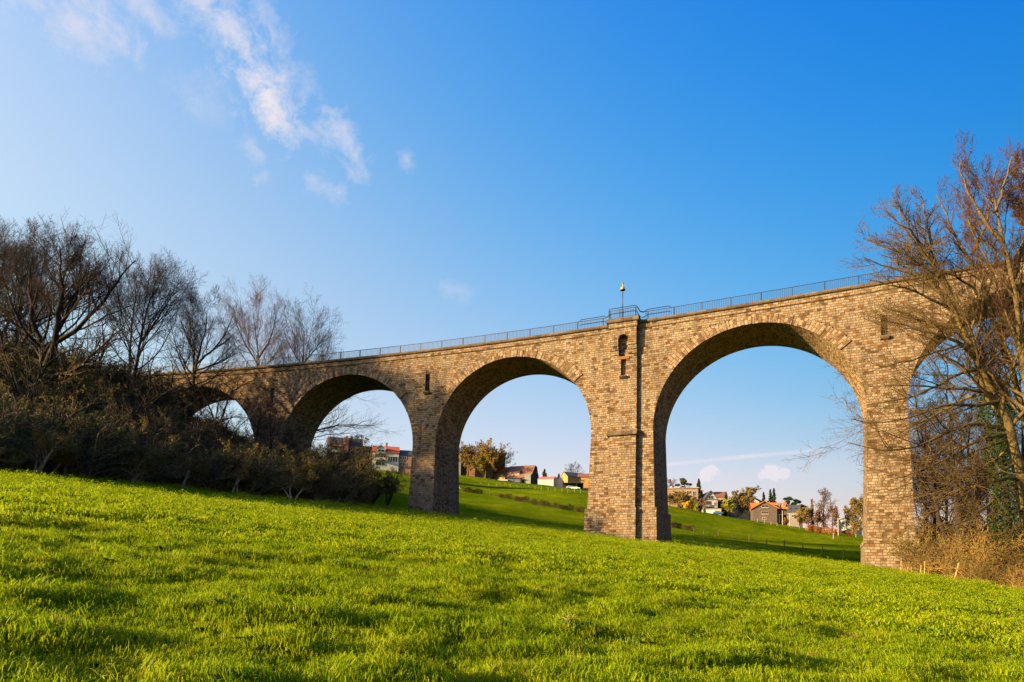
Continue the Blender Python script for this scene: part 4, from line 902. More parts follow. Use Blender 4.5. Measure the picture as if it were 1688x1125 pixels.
# leaning stakes on the right
M_STAKE=bark('split_oak',(.24,.15,.06),(.42,.29,.13),9)
def stake(px,pyb,pxt,pyt,Y,label,r=.06,name='wooden_stake'):
    p=at(px,pyb,Y); z=gz(p.x,p.y); q=at(pxt,pyt,Y); h=max((pyb-pyt)/FPX*Y,.5); dx=(q.x-p.x)
    o=MB().tube([(0,0,-.2),(dx*.5,0,h*.5),(dx,.02,h)],[r,r*.95,r*.85],7).build(name,M_STAKE); o.location=(p.x,p.y,z); tag(o,label,'stake','old stakes of the meadow fence'); return o
stake(1495,945,1499,929,57,'short stake leaning right at the foot of the rightmost pier')
stake(1503,946,1503,929,56,'pale upright stake beside the short leaning stake at the pier foot',.05)
stake(1517,950,1519,934,54,'thin brown stake between the pale upright stake and the dry grass',.045)
stake(1524,951,1525,926,53,'tall thin stake at the left of the dry grass clump',.045)
stake(1555,937,1552,918,60,'thick stake standing farther back before the shaded tree')
stake(1572,962,1581,931,49.5,'longest stake, pale yellow and leaning strongly right')
stake(1485,940,1486,913,58,'dark brown upright stake close against the pier base',.05)
# ================================================================= PERSON ON THE BRIDGE
def skinned(name,nodes,edges,mat,parent,sub=2):
    me=bpy.data.meshes.new(name); me.from_pydata([n[:3] for n in nodes],edges,[]); me.materials.append(mat)
    o=bpy.data.objects.new(name,me); COL.objects.link(o); o.parent=parent
    m=o.modifiers.new('skin','SKIN'); m.use_smooth_shade=True
    if not me.skin_vertices: 
        bpy.context.view_layer.objects.active=o
    for d,n in zip(me.skin_vertices[0].data,nodes): d.radius=(n[3],n[4] if len(n)>4 else n[3])
    me.skin_vertices[0].data[0].use_root=True
    s=o.modifiers.new('sub','SUBSURF'); s.levels=s.render_levels=sub
    return o
def person(s,w,label):
    p=W(s,w,zdeck(s)-.2+.0); t=empty('person',p,heading(s)+.35,label,'person')
    SKIN=plain('skin',(.50,.30,.20),.6); JK=plain('dark_jacket',(.025,.028,.04),.8); JN=plain('blue_jeans',(.05,.08,.17),.8); HR=plain('light_brown_hair',(.22,.12,.05),.8); SHO=plain('dark_shoes',(.03,.025,.02),.6)
    # continuous body: pelvis root, spine, neck, head; arms; legs
    N=[(0,0,.98,.13,.10),(0,0,1.15,.125,.10),(0,-.01,1.38,.15,.11),(0,0,1.50,.06,.06),(0,-.02,1.60,.075,.09),(0,-.02,1.72,.07,.085),
       (.18,0,1.42,.06),(.25,-.06,1.16,.045),(.20,-.26,1.04,.035),(.18,-.34,1.05,.04,.02),(-.18,0,1.42,.06),(-.27,-.03,1.16,.045),(-.30,-.12,.93,.035),(-.30,-.15,.84,.04,.02),
       (.10,0,.90,.09),(.11,-.01,.50,.06),(.11,.02,.08,.045),(.12,-.12,.04,.04,.03),(-.10,0,.90,.09),(-.13,.0,.50,.06),(-.15,.05,.08,.045),(-.17,-.09,.04,.04,.03)]
    E_=[(0,1),(1,2),(2,3),(3,4),(4,5),(2,6),(6,7),(7,8),(8,9),(2,10),(10,11),(11,12),(12,13),(0,14),(14,15),(15,16),(16,17),(0,18),(18,19),(19,20),(20,21)]
    skinned('body',N,E_,SKIN,t)
    J=[(0,0,.94,.155,.125),(0,0,1.15,.15,.12),(0,-.01,1.38,.17,.13),(.18,0,1.43,.078),(.255,-.06,1.16,.06),(.20,-.24,1.05,.05),(-.18,0,1.43,.078),(-.275,-.03,1.16,.06),(-.30,-.11,.96,.05)]
    skinned('jacket',J,[(0,1),(1,2),(2,3),(3,4),(4,5),(2,6),(6,7),(7,8)],JK,t)
    skinned('trousers',[(0,0,.95,.14,.115),(.10,0,.88,.105),(.11,-.01,.50,.078),(.11,.02,.10,.065),(-.10,0,.88,.105),(-.13,.0,.50,.078),(-.15,.05,.10,.065)],[(0,1),(1,2),(2,3),(0,4),(4,5),(5,6)],JN,t)
    skinned('hair',[(0,.02,1.66,.085,.09),(0,.0,1.74,.082,.09),(0,-.03,1.76,.07,.08)],[(0,1),(1,2)],HR,t)
    for sx,y in((.11,0),(-.155,.03)): skinned('shoe',[(sx,y+.03,.05,.05,.045),(sx,y-.12,.04,.045,.035)],[(0,1)],SHO,t,1)
person(-37.6,.75,'person in dark jacket and blue jeans standing at the railing on the viaduct')
# ================================================================= VILLAGE
# roof ridges and tree tops surveyed as rows of the photograph, turned into heights at each thing's own distance
TOPS={566:723,603:741,634:737,671:744,744:735,760:766,835:771,861:769,902:787,920:790,944:780,964:782,1124:808,1167:812,1183:812,1176:841,1232:816,1266:830,1301:834,1398:851,884:769,897.5:773,921:781,1152:789,1197:811,1259:811,1270:806,1276:804,1339:822,1128:787,1300:817,1313:822,1319:835,771:728,800:723,812:735,783:757,797:752,946:767,1105:789,1236:806,1216:812,1200:822,1358:808,1347:845,1372:838,1321:842,1333:838,1406:823,1424:823,1104:820,1117:813,1129:814,1141:823,1156:825,1188:830,1148:834}
def hit(px,py,y0=30,y1=420):
    a,b=ray(px,py); Y=np.arange(y0,y1,.5); m=b*Y-ground(a*Y,Y); i=np.where(m<0)[0]
    return (a*Y[i[0]],Y[i[0]]) if len(i) else (a*y1,y1)
M_GLASS=plain('window_glass',(.02,.025,.03),.25,.1,2,0,.2); M_FRAME=plain('white_frame',(.42,.42,.41),.7,.05); M_DOOR=plain('garage_door_white',(.45,.45,.44),.7,.06)
M_WHITE=plain('white_render',(.36,.355,.345),.9,.06,1); M_CREAM=plain('cream_render',(.30,.22,.14),.9,.08,1); M_YEL=plain('ochre_render',(.30,.165,.055),.9,.1,1); M_BLACK=plain('black_boards',(.018,.018,.022),.8); M_DARKW=plain('dark_timber',(.05,.045,.05),.8)
M_CONC=plain('weathered_concrete',(.26,.25,.21),.9,.25,1.5); M_SOLAR=plain('solar_panel',(.045,.045,.05),.7,.15,1,0,.05); M_AWN=plain('awning',(.45,.48,.51),.8,.08)
def brickm(name,c1,c2,mort):
    m,nt,b,o=newmat(name); tc=nd(nt,'ShaderNodeUVMap').outputs[0]; br=nd(nt,'ShaderNodeTexBrick',Vector=tc,Color1=c1+(1,),Color2=c2+(1,),Mortar=mort+(1,),Scale=1.0)
    br.inputs['Brick Width'].default_value=.5; br.inputs['Row Height'].default_value=.16; br.inputs['Mortar Size'].default_value=.012
    nt.links.new(br.outputs[0],b.inputs['Base Color']); b.inputs['Roughness'].default_value=.9; return m
M_BRICK=brickm('red_brick',(.22,.085,.05),(.30,.13,.075),(.3,.26,.22)); M_BRICKD=brickm('dark_brown_brick',(.055,.040,.036),(.085,.06,.052),(.12,.1,.09)); M_BRICKT=brickm('tan_brick',(.15,.09,.05),(.20,.125,.07),(.18,.15,.12))
def roofm(name,c):
    m,nt,b,o=newmat(name); tc=nd(nt,'ShaderNodeTexCoord').outputs['Object']; w=nd(nt,'ShaderNodeTexWave',Vector=tc,Scale=1.3,Distortion=.6); w.bands_direction='Z'
    n=noise(nt,tc,2.5,4); f=math_(nt,'ADD',math_(nt,'MULTIPLY',w.outputs['Fac'],.35),math_(nt,'MULTIPLY',n,.65))
    nt.links.new(ramp(nt,f,[(.2,tuple(x*.65 for x in c)),(.8,tuple(x*1.3 for x in c))]),b.inputs['Base Color']); b.inputs['Roughness'].default_value=.75; bump(nt,b,w.outputs['Fac'],.4,.05); return m
R_RED=roofm('red_tile',(.36,.075,.03)); R_OR=roofm('orange_tile',(.48,.13,.03)); R_BRN=roofm('brown_tile',(.17,.08,.05)); R_DRK=roofm('dark_slate',(.045,.047,.055)); R_PINK=roofm('pink_red_sheet',(.45,.10,.09)); R_GRAV=roofm('tan_felt',(.25,.20,.15))
def window(parent,x,y,z,w,h,face='front',frame=M_FRAME,mull=1):
    """face gives the wall it sits on; y is the wall plane"""
    rot={'front':0,'right':math.pi/2,'left':-math.pi/2,'back':math.pi}[face]
    fm=MB(); t=.09
    for a,b,c,d in((0,h/2-t/2,w,t),(0,-h/2+t/2,w,t),(-w/2+t/2,0,t,h-2*t),(w/2-t/2,0,t,h-2*t)): fm.box((a,-.03,b),(c,.1,d))
    for k in range(mull): fm.box((-w/2+w*(k+1)/(mull+1),-.03,0),(t*.8,.09,h-2*t))
    o=fm.build('window',frame,parent); o.rotation_euler=(0,0,rot)
    o.location={'front':(x,y,z),'right':(y,x,z),'left':(y,x,z),'back':(x,y,z)}[face]
    g=MB(); g.poly([(-w/2+t,-.02,-h/2+t),(w/2-t,-.02,-h/2+t),(w/2-t,-.02,h/2-t),(-w/2+t,-.02,h/2-t)]); g.build('pane',M_GLASS,o)
    return o
def topped(px,Y,z,h,k):
    return max(h*.6,min(h*2.2,(at(px,TOPS[px],Y).z-z)*k)) if px in TOPS else h
def house(name,label,px,Y,w,d,hw,hr,rel,wallm,roofmat,ridge='x',wins=(),chim=None,over=.45,flat=False,cat='house',sink=1.5,dz=0,group=None):
    az=math.atan(ray(px,800)[0]); p=at(px,800,Y); x,y=p.x,p.y
    fx=x-math.sin(az)*d/2; fy=y-math.cos(az)*d/2
    z=gz(fx,fy)+dz
    if px in TOPS and cat=='house':
        d_=max(-2.5,min(9,at(px,TOPS[px],Y).z-(z+hw+hr))); z+=d_; sink+=max(0,d_)
    t=empty(name,(x,y,z),-az-R(rel),label,cat,group)
    mb=MB(); X,Yd=w/2,d/2; B=-sink
    def q(P): mb.poly(P,[( (p[0] if abs(P[0][1]-P[1][1])<1e-6 else p[1]),p[2]) for p in P])
    if flat or ridge=='x':
        q([(-X,-Yd,B),(X,-Yd,B),(X,-Yd,hw),(-X,-Yd,hw)]); q([(X,Yd,B),(-X,Yd,B),(-X,Yd,hw),(X,Yd,hw)])
        g=[] if flat else [0]
        for s in(-1,1):
            P=[(s*X,-s*-1*Yd*-1,B),(s*X,s*Yd,B),(s*X,s*Yd,hw)]+([] if flat else [(s*X,0,hw+hr)])+[(s*X,-s*Yd,hw)]
            P[0]=(s*X,-s*Yd,B); mb.poly(P,[(p[1],p[2]) for p in P])
    else:
        for s in(-1,1):
            P=[(-X,s*Yd,B),(X,s*Yd,B),(X,s*Yd,hw),(0,s*Yd,hw+hr),(-X,s*Yd,hw)]
            if s>0:P=P[::-1]
            mb.poly(P,[(p[0],p[2]) for p in P])
            P=[(s*X,-s*Yd,B),(s*X,s*Yd,B),(s*X,s*Yd,hw),(s*X,-s*Yd,hw)]; mb.poly(P,[(p[1],p[2]) for p in P])
    mb.build('wall',wallm,t)
    rb=MB()
    if flat: rb.box((0,0,hw+.16),(w+2*over,d+2*over,.3))
    else:
        T=.22
        half=Yd if ridge=='x' else X; ln=(X if ridge=='x' else Yd)+over*.7; sl=hr/half; e=half+over; ze=hw-over*sl
        for s in(-1,1):
            prof=[(0,hw+hr+.02),(s*e,ze+.02),(s*e,ze+T),(0,hw+hr+T+.04)]
            A=[((ln,a,b) if ridge=='x' else (a,ln,b)) for a,b in prof]; Bq=[((-ln,a,b) if ridge=='x' else (a,-ln,b)) for a,b in prof]
            for i in range(4):
                j=(i+1)%4; rb.poly([Bq[i],A[i],A[j],Bq[j]])
            rb.poly(A);rb.poly(Bq[::-1])
    rf=rb.build('roof',roofmat,t)
    if chim:
        for cx,cy,ch in chim:
            MB().box((cx,cy,hw+hr+ch/2-.6),(.8,.8,ch+1.2)).box((cx,cy,hw+hr+ch+.04),(.95,.95,.12)).build('chimney',M_BRICK,rf)
    for wn in wins: window(t,*wn)
    return t,rf
def add(t,name,mat,*boxes,parent=None):
    mb=MB()
    for c,dm in boxes: mb.box(c,dm)
    return mb.build(name,mat,parent or t)
def slopebox(t,name,mat,x0,x1,y0,z0,y1,z1,th=.12,parent=None):
    mb=MB(); mb.poly([(x0,y0,z0),(x1,y0,z0),(x1,y1,z1),(x0,y1,z1)]); mb.poly([(x0,y0,z0-th),(x1,y0,z0-th),(x1,y0,z0),(x0,y0,z0)]); mb.poly([(x0,y1,z1),(x1,y1,z1),(x1,y1,z1-th),(x0,y1,z1-th)])
    mb.poly([(x0,y0,z0-th),(x0,y0,z0),(x0,y1,z1),(x0,y1,z1-th)]); mb.poly([(x1,y0,z0),(x1,y0,z0-th),(x1,y1,z1-th),(x1,y1,z1)]); return mb.build(name,mat,parent or t)
F='front'
# --- seen through the second arch
t,rf=house('terrace_house','brown brick terrace house with two grey panelled roofs above the thicket in the second arch',566,250,13.2,10,7.2,4.2,0,M_BRICK,R_BRN,'x',[(-4,-5.03,5.6,3,1.2,F),(3.5,-5.03,5.2,3,1.3,F),(-4,-5.03,2.6,2,1.3,F),(3,-5.03,2.4,2,1.3,F)],[(.6,0,.9)],.3)
slopebox(t,'solar_panel',M_SOLAR,-6.0,-1.2,-4.6,7.95,-.5,11.35,parent=rf); slopebox(t,'solar_panel',M_SOLAR,1.6,6.0,-4.9,7.72,-.5,11.35,parent=rf)
add(t,'balcony',M_WHITE,((-3.4,-5.7,5.0),(6,1.3,.9))); add(t,'party_wall',M_BRICK,((.6,-2.4,8.2),(1.2,6.2,5)))
house('flat_annexe','low brown flat roofed annexe between the terrace house and the white house',603,252,6.5,8,6.6,0,0,M_BRICKT,R_BRN,flat=True,wins=[(0,-4.03,5,3,1.2,F)])
t,rf=house('white_house','white house with red tiled roof, gabled dormer and chimney in the second arch',634,250,10,9,6.0,2.9,0,M_WHITE,R_RED,'x',[(-1.9,-4.53,4.2,4.2,2.0,F,M_FRAME,3),(2.7,-4.53,3.3,3.8,2.2,F,M_FRAME,3),(-2,-4.53,1.4,3.6,1.6,F,M_FRAME,2)],[(.2,0,1.5)],.35)
mb=MB(); mb.poly([(-3.5,-4.9,5.4),(-.1,-4.9,5.4),(-.1,-4.9,7.1),(-1.8,-4.9,8.3),(-3.5,-4.9,7.1)]); mb.poly([(-.1,-4.9,5.4),(-.1,-1.5,5.4),(-.1,-1.5,7.1),(-.1,-4.9,7.1)]); mb.poly([(-3.5,-1.5,5.4),(-3.5,-4.9,5.4),(-3.5,-4.9,7.1),(-3.5,-1.5,7.1)]); dm=mb.build('dormer',M_WHITE,t)
mb=MB()
for s in(-1,1): mb.box((0,0,0),(.01,.01,.01)); mb.poly([(-1.8,-5.2,8.45),(-1.8,-1.0,8.45),(-1.8+s*2.0,-1.0,7.05),(-1.8+s*2.0,-5.2,7.05)]); mb.poly([(-1.8,-5.2,8.6),(-1.8,-5.2,8.45),(-1.8+s*2.0,-5.2,7.05),(-1.8+s*2.0,-5.2,7.2)])
mb.build('dormer_roof',M_FRAME,dm); window(dm,-1.8,-4.93,6.3,2.6,1.1,F)
slopebox(t,'skylight',M_GLASS,2.6,3.5,-4.0,6.55,-3.0,7.2,.02,parent=rf); add(t,'balcony',M_WHITE,((-1.9,-5.2,2.7),(4.6,1.4,.15)),((-1.9,-5.85,3.2),(4.6,.08,.8)))
house('brick_house','brick house with dark slate roof at the edge of the narrow pier',671,252,9.5,9,4.6,2.6,0,M_BRICK,R_DRK,'x',[(-3.0,-4.53,3.6,1.4,1.3,F),(-1.3,-4.53,3.6,1.4,1.3,F),(-3,-4.53,1.0,1.4,1.3,F),(-1.3,-4.53,1.0,1.4,1.3,F)],over=.2)
# --- seen through the third arch
house('slate_house','grey gabled house with blue slate roof peeking out behind the narrow pier',744,335,8,10,8.5,5,-8,M_WHITE,R_DRK,'y',[(1.5,-5.03,5,1.4,1.5,F)])
house('brown_cottage','low brown cottage left of the oaks on the hill crest',760,338,6,7,4.0,1.6,0,M_BRICKD,R_BRN,'x')
t,rf=house('brick_bungalow','long brick bungalow with pale awnings standing behind the oaks',800,350,21,10,4.6,3.2,0,M_BRICK,R_BRN,'x',[(-7,-5.03,1.9,2.4,2.0,F),(-3,-5.03,1.9,2.4,2.0,F),(2,-5.03,1.9,2.6,2.0,F),(6,-5.03,1.9,2.4,2.0,F)])
slopebox(t,'awning',M_AWN,-8.8,-.4,-8.0,2.7,-5.05,3.7); slopebox(t,'awning',M_AWN,.2,7.6,-8.0,2.7,-5.05,3.7)
house('orange_roofed_house','small house with bright orange roof left of the brown farmhouse',835,345,9,8,4.4,3.6,12,M_CREAM,R_OR,'x',[(-1,-4.03,3,1.2,1.2,F),(2,-4.03,3,1.2,1.2,F)])
t,rf=house('farmhouse','big brown roofed farmhouse with dormer and dark boarded right gable',861,330,13.5,12,3.2,6.4,22,M_BRICKD,R_BRN,'x',[(-4.8,-6.03,2.2,1.3,1.2,F),(-2.2,-6.03,2.2,1.3,1.2,F)],over=.6)
add(t,'dormer',M_CREAM,((-2.6,-3.6,4.8),(6.0,3.6,1.5))); slopebox(t,'dormer_roof',R_BRN,-5.9,.7,-5.9,5.5,-.2,8.4,.25); window(t,-4,-5.43,4.75,1.0,.9,F); window(t,-1.2,-5.43,4.75,1.0,.9,F)
t=empty('concrete_silo',tuple(at(869.5,800,322).xy)+(gz(*at(869.5,800,322).xy),),-.04,'square grey weathered concrete silo against the farmhouse gable','silo')
add(t,'tower',M_CONC,((0,0,1.7),(3.1,3.0,6.4))); add(t,'rim',M_CONC,((0,0,4.98),(3.3,3.2,.18)))
t,rf=house('farm_shed','low dark shed with blue grey doors in front of the farmhouse',848,322,7.0,4,1.9,.5,4,M_DARKW,R_DRK,'x'); add(t,'door',plain('blue_grey_paint',(.10,.12,.17),.6),((-1.7,-2.03,.8),(2.6,.08,1.5)),((1.5,-2.03,.8),(2.6,.08,1.5)))
t,rf=house('ochre_barn_end','small ochre gabled outhouse beside a cold frame, left of the farm shed',831,326,3.4,4,1.5,1.3,35,M_YEL,R_BRN,'y'); 
t=empty('cold_frame',tuple(at(829,800,320).xy)+(gz(*at(829,800,320).xy),),-.03,'long low white glazed cold frame at the foot of the ochre outhouse','cold frame'); add(t,'frame',M_FRAME,((0,0,.25),(5,1.6,.6))); slopebox(t,'glazing',plain('pale_glass',(.30,.37,.40),.2,.1,2,0,.6),-2.5,2.5,-.85,.58,.85,.95)
t,rf=house('greenhouse','pale glazed greenhouse with a pink red roof on the hill crest',902,308,8.0,5,2.0,1.3,18,plain('mint_glazing',(.20,.31,.28),.25,.2,3,0,.5),R_PINK,'x',over=.15)
for k in range(8): add(t,'mullion',M_FRAME,((-3.9+k*1.11,-2.54,1.0),(.12,.08,2.0)))
house('white_annexe','plain white flat annexe between the greenhouse and the ochre barn',920,310,5.2,5,2.7,0,0,M_WHITE,R_DRK,flat=True,over=.2)
t,rf=house('ochre_barn','ochre gabled barn with dark slate roof above the black carport',944,308,9.6,8,4.6,2.6,-28,M_YEL,R_DRK,'x',over=.25)
t=empty('carport',tuple(at(945,800,300).xy)+(gz(*at(945,800,300).xy),),-.13,'long black open fronted carport in front of the ochre barn','carport')
add(t,'roof',M_BLACK,((0,0,2.75),(9.6,5,.3))); add(t,'back_wall',M_BLACK,((0,2.4,1.0),(9.4,.15,3.4)))
for xx in(-4.7,1.5,4.7): add(t,'post',M_DARKW,((xx,-2.3,.9),(.18,.18,3.6)))
house('ochre_wing','ochre house wing with brown roof cut off by the wide pier',964,308,6.5,7,5.4,1.8,0,M_YEL,R_BRN,'x',[(-1,-3.53,3.5,1.2,1.2,F)])
# --- seen through the fourth arch
t,rf=house('flat_roofed_house','flat roofed tan brick house with deep eaves behind the shrubs, left in the fourth arch',1124,288,14.5,9,5.4,0,4,M_BRICKT,R_GRAV,flat=True,wins=[(3.4,-4.53,3.6,2.4,1.4,F),(5.6,-4.53,3.0,1.6,2.2,F),(-2,-4.53,3.6,2.2,1.2,F)],over=.6)
add(t,'chimney',M_WHITE,((-4.8,0,6.3),(.6,.6,1.5)),parent=rf)
t,rf=house('black_white_house','white chalet style house with black gable timbers and a balcony',1167,282,5.8,8,5.6,3.6,-18,M_WHITE,R_DRK,'y',[(0,-4.03,6.4,2.2,1.5,F),(1.8,-4.03,3.6,1.0,1.7,F)],over=.7)
add(t,'balcony',M_WHITE,((-1,-4.7,2.0),(4.2,1.3,.15)),((-1,-5.3,2.5),(4.2,.08,.9))); add(t,'timber_band',M_DARKW,((0,-4.06,5.5),(5.8,.1,.35)),((-1.2,-4.06,3.6),(2.4,.1,2.4)))
t,rf=house('solar_roofed_house','cream house with brown roof and a shiny solar panel beside the chalet',1183,300,7.2,8,5.6,2.6,-10,M_CREAM,R_BRN,'x',[(-1.4,-4.03,3.8,1.4,1.8,F),(1.6,-4.03,3.8,1.8,1.4,F)]); slopebox(t,'solar_panel',M_SOLAR,.8,3.4,-4.0,5.75,-.6,7.95,.05,parent=rf)
t,rf=house('garage_row','low concrete garage row with two white doors at the top of the field',1176,274,6.2,5,2.4,0,0,M_CONC,R_GRAV,flat=True,over=.15)
for xx in(-1.9,-.2): add(t,'garage_door',M_DOOR,((xx,-2.55,1.05),(1.45,.08,1.9)))
t,rf=house('gabled_house','cream gabled house with dark solar roof behind the olive tree',1232,300,14,10,6.2,4.2,20,M_CREAM,R_DRK,'y',[(-3,-5.03,3.5,1.5,1.4,F),(0,-5.03,3.5,1.5,1.4,F)],over=.5)
mb=MB(); mb.poly([(1.6,-4.6,9.55),(1.6,3,9.55),(6.4,3,6.7),(6.4,-4.6,6.7)]); mb.build('solar_panel',M_SOLAR,rf)
t,rf=house('brown_house','dark brown three storey house with bright orange roof and pale window bands',1266,262,13.0,8.5,5.4,2.6,-6,M_BRICKD,R_OR,'x',[(3.6,-4.28,3.6,.9,1.6,F,M_DARKW,0),(4.8,-4.28,3.6,.9,1.6,F,M_DARKW,0),(4.2,-4.28,1.2,1.6,1.2,F,M_DARKW,1)],over=.6,dz=.4)
mb=MB(); mb.poly([(-6.4,-6.2,-3),(2.6,-6.2,-3),(2.6,-6.2,5.4),(-1.9,-6.2,8.0),(-6.4,-6.2,5.4)]); mb.poly([(2.6,-6.2,-3),(2.6,-4.2,-3),(2.6,-4.2,5.4),(2.6,-6.2,5.4)]); mb.poly([(-6.4,-4.2,-3),(-6.4,-6.2,-3),(-6.4,-6.2,5.4),(-6.4,-4.2,5.4)]); wg=mb.build('gable_wing',M_BRICKD,t)
mb=MB()
for s in(-1,1):
    e=(-1.9+s*5.2,4.99); A_=[(-1.9,-6.9,8.06),(-1.9,.2,8.06),(e[0],.2,e[1]),(e[0],-6.9,e[1])]; mb.poly(A_); mb.poly([(x,y,z+.24) for x,y,z in A_]); mb.poly([A_[0],A_[3],(A_[3][0],-6.9,A_[3][2]+.24),(-1.9,-6.9,8.3)]); mb.poly([A_[3],A_[2],(A_[2][0],.2,A_[2][2]+.24),(A_[3][0],-6.9,A_[3][2]+.24)])
mb.build('wing_roof',R_OR,wg)
for z_,h_,w_,n_ in((6.1,1.1,2.6,1),(3.5,1.1,2.6,2)):
    window(wg,-1.9,-6.23,z_,w_,h_,F,M_CREAM,n_); add(t,'window_sill',M_CREAM,((-1.9,-6.33,z_-h_/2-.12),(w_+.1,.25,.22)),parent=wg)
window(wg,-2.2,-6.23,1.1,1.4,1.1,F)
for xx in(3.3,5.4):
    d_=add(t,'dormer',M_CREAM,((xx,-3.0,6.75),(1.5,1.8,1.3))); add(t,'dormer_roof',R_OR,((xx,-3.0,7.46),(1.9,2.2,.16)),parent=d_); window(d_,xx,-3.93,6.75,1.1,.9,F)
add(t,'porch',M_DARKW,((5.0,-5.4,2.6),(3.6,2.2,.2)),((3.4,-6.3,1.0),(.2,.2,3.2)),((6.6,-6.3,1.0),(.2,.2,3.2)))
t,rf=house('dark_roofed_house','grey house with dark roof and skylights right of the orange roofed house',1301,285,9,9,5.0,3.2,10,plain('grey_render',(.13,.12,.115),.9),R_DRK,'x',[(-1,-4.53,3.2,1.6,1.4,F),(2.2,-4.53,3.2,1.6,1.4,F)])
for xx in(-1.8,.6,2.8): slopebox(t,'skylight',M_GLASS,xx,xx+.9,-3.2,6.2,-2.2,6.9,.02,parent=rf)
t,rf=house('modern_white_house','white modern house with an arched roof line among trees beside the right pier',1398,258,7.2,8,4.4,1.5,-15,M_WHITE,M_FRAME,'y',[(-1.6,-4.03,2.6,1.6,2.2,F),(1.4,-4.03,2.6,2.0,2.2,F)],over=.5)
# --- cars
def car(px,Y,rz,label,paint):
    p=at(px,800,Y); t=empty('parked_car',(p.x,p.y,gz(p.x,p.y)+.05),rz,label,'car'); m=plain('car_paint',paint,.3,.03,1,.3,.6)
    prof=[(-2.1,.35),(2.1,.35),(2.15,.75),(1.2,.92),(.6,1.38),(-1.1,1.42),(-1.75,.98),(-2.1,.9)]
    mb=MB(); mb.poly([(x,-.85,z) for x,z in prof]); mb.poly([(x,.85,z) for x,z in prof][::-1])
    for (a,b),(c,d) in zip(prof,prof[1:]+prof[:1]): mb.poly([(a,-.85,b),(a,.85,b),(c,.85,d),(c,-.85,d)])
    mb.build('body',m,t); mb=MB()
    for s in(-1,1): mb.poly([(1.0,s*.862,.95),(.55,s*.862,1.3),(-1.05,s*.862,1.34),(-1.5,s*.862,.98)])
    mb.poly([(1.22,-.7,.93),(1.22,.7,.93),(.64,.65,1.36),(.64,-.65,1.36)]); mb.build('window',M_GLASS,t)
    for x in(-1.3,1.3):
        for y in(-.8,.8):
            w=MB().tube([(x,y-.1,.32),(x,y+.1,.32)],.32,12).build('wheel',M_BLACK,t)
    for y in(-.55,.55): MB().box((2.14,y,.68),(.06,.3,.14)).build('headlight',M_FRAME,t)
    return t
car(1183.5,271,-.4,'blue car parked beside the white garage doors',(.03,.08,.25)); car(1209,282,-.5,'dark blue car on the drive left of the concrete pole',(.02,.04,.10)); car(941,297,.0,'silver car parked under the black carport',(.5,.55,.6)); car(949.5,293,-.4,'small pale green car in front of the carport post',(.3,.42,.38)); car(1391,246,.3,'dark car half hidden by the russet hedge',(.02,.02,.03)); car(1530,150,.2,'white car parked far behind the wooden stakes, seen beneath the boughs',(.65,.65,.65)); car(1562,152,.1,'orange car parked beyond the shaded multi stemmed tree',(.45,.16,.03))
# --- poles, field posts
M_POLE=bark('grey_pole',(.22,.19,.15),(.36,.31,.25)); M_POST=bark('fence_wood',(.05,.037,.025),(.11,.085,.055)); M_POSTL=bark('pale_fence_wood',(.13,.10,.06),(.23,.185,.115))
def pole(px,pyb,h,label,r=.17,name='utility_pole'):
    x,y=hit(px,pyb); z=gz(x,y); o=MB().tube([(0,0,-.4),(0,0,h*.5),(.03,0,h)],[r,r*.92,r*.8],8).build(name,M_POLE); o.location=(x,y,z); return tag(o,label,'pole')
pole(1290,866,5.6,'tall grey pole at the right corner of the orange roofed house'); pole(1302,868,4.8,'brownish grey pole just right of the pole by the orange roofed house'); pole(1382,883,6.0,'tall pale pole in front of the russet hedge'); pole(1221,853,4.6,'thick concrete grey pole beside the sloping fence near the olive tree',.22); pole(1159,846,2.6,'short grey pole left of the white garage doors',.12)
def posts(lst,name,label,group,h,r,mat,cat='fence post'):
    for k,(px,py) in enumerate(lst):
        x,y=hit(px,py); g=np.random.RandomState(int(px)); hh=h*g.uniform(.85,1.15)
        o=MB().tube([(0,0,-.3),(g.normal(0,.05),0,hh)],[r,r*.9],6).build(name,mat); o.location=(x,y,gz(x,y)); tag(o,label,cat,group)
FP=[(1144,878),(1160,880.7),(1183.7,884),(1208,888.8),(1235,892.8),(1264,898.5),(1292.8,903.7),(1323.6,909),(1355.5,913.4),(1390,917.4)]
posts(FP,'fence_post','dark wooden post of the fence row crossing the field seen through the fourth arch','fence posts in the lower field',1.25,.09,M_POST)
UP=[(793,801),(806,802),(819,802.5),(831,803.5),(841,804),(852,805),(862,805.5),(871.5,806),(882,807),(892,808),(903.5,809.8),(915,810.5),(926.5,811.5),(936,812),(947,812.8),(957,813.5)]
posts(UP,'fence_post','small sunlit post of the fence row high on the slope seen through the third arch','fence posts on the upper slope',1.5,.11,M_POSTL)
EP=[(1249,861.5),(1260,863.5),(1271,865.5),(1281,867.5),(1306,869.5),(1318,871.5),(1328,873.5),(1341,876),(1354,878),(1367,880.5),(1404,884.5),(1411,886)]
posts(EP,'fence_post','stubby post of the fence between the field edge and the village gardens','fence posts along the village gardens',1.3,.13,M_POSTL)
posts([(1374,889)],'field_marker','lone pale post standing in the field below the russet hedge',None,1.9,.2,M_POSTL,'post')
posts([(807,817)],'gate_post','single grey post between the two lines of broken hedge',None,1.6,.11,M_POST,'post')
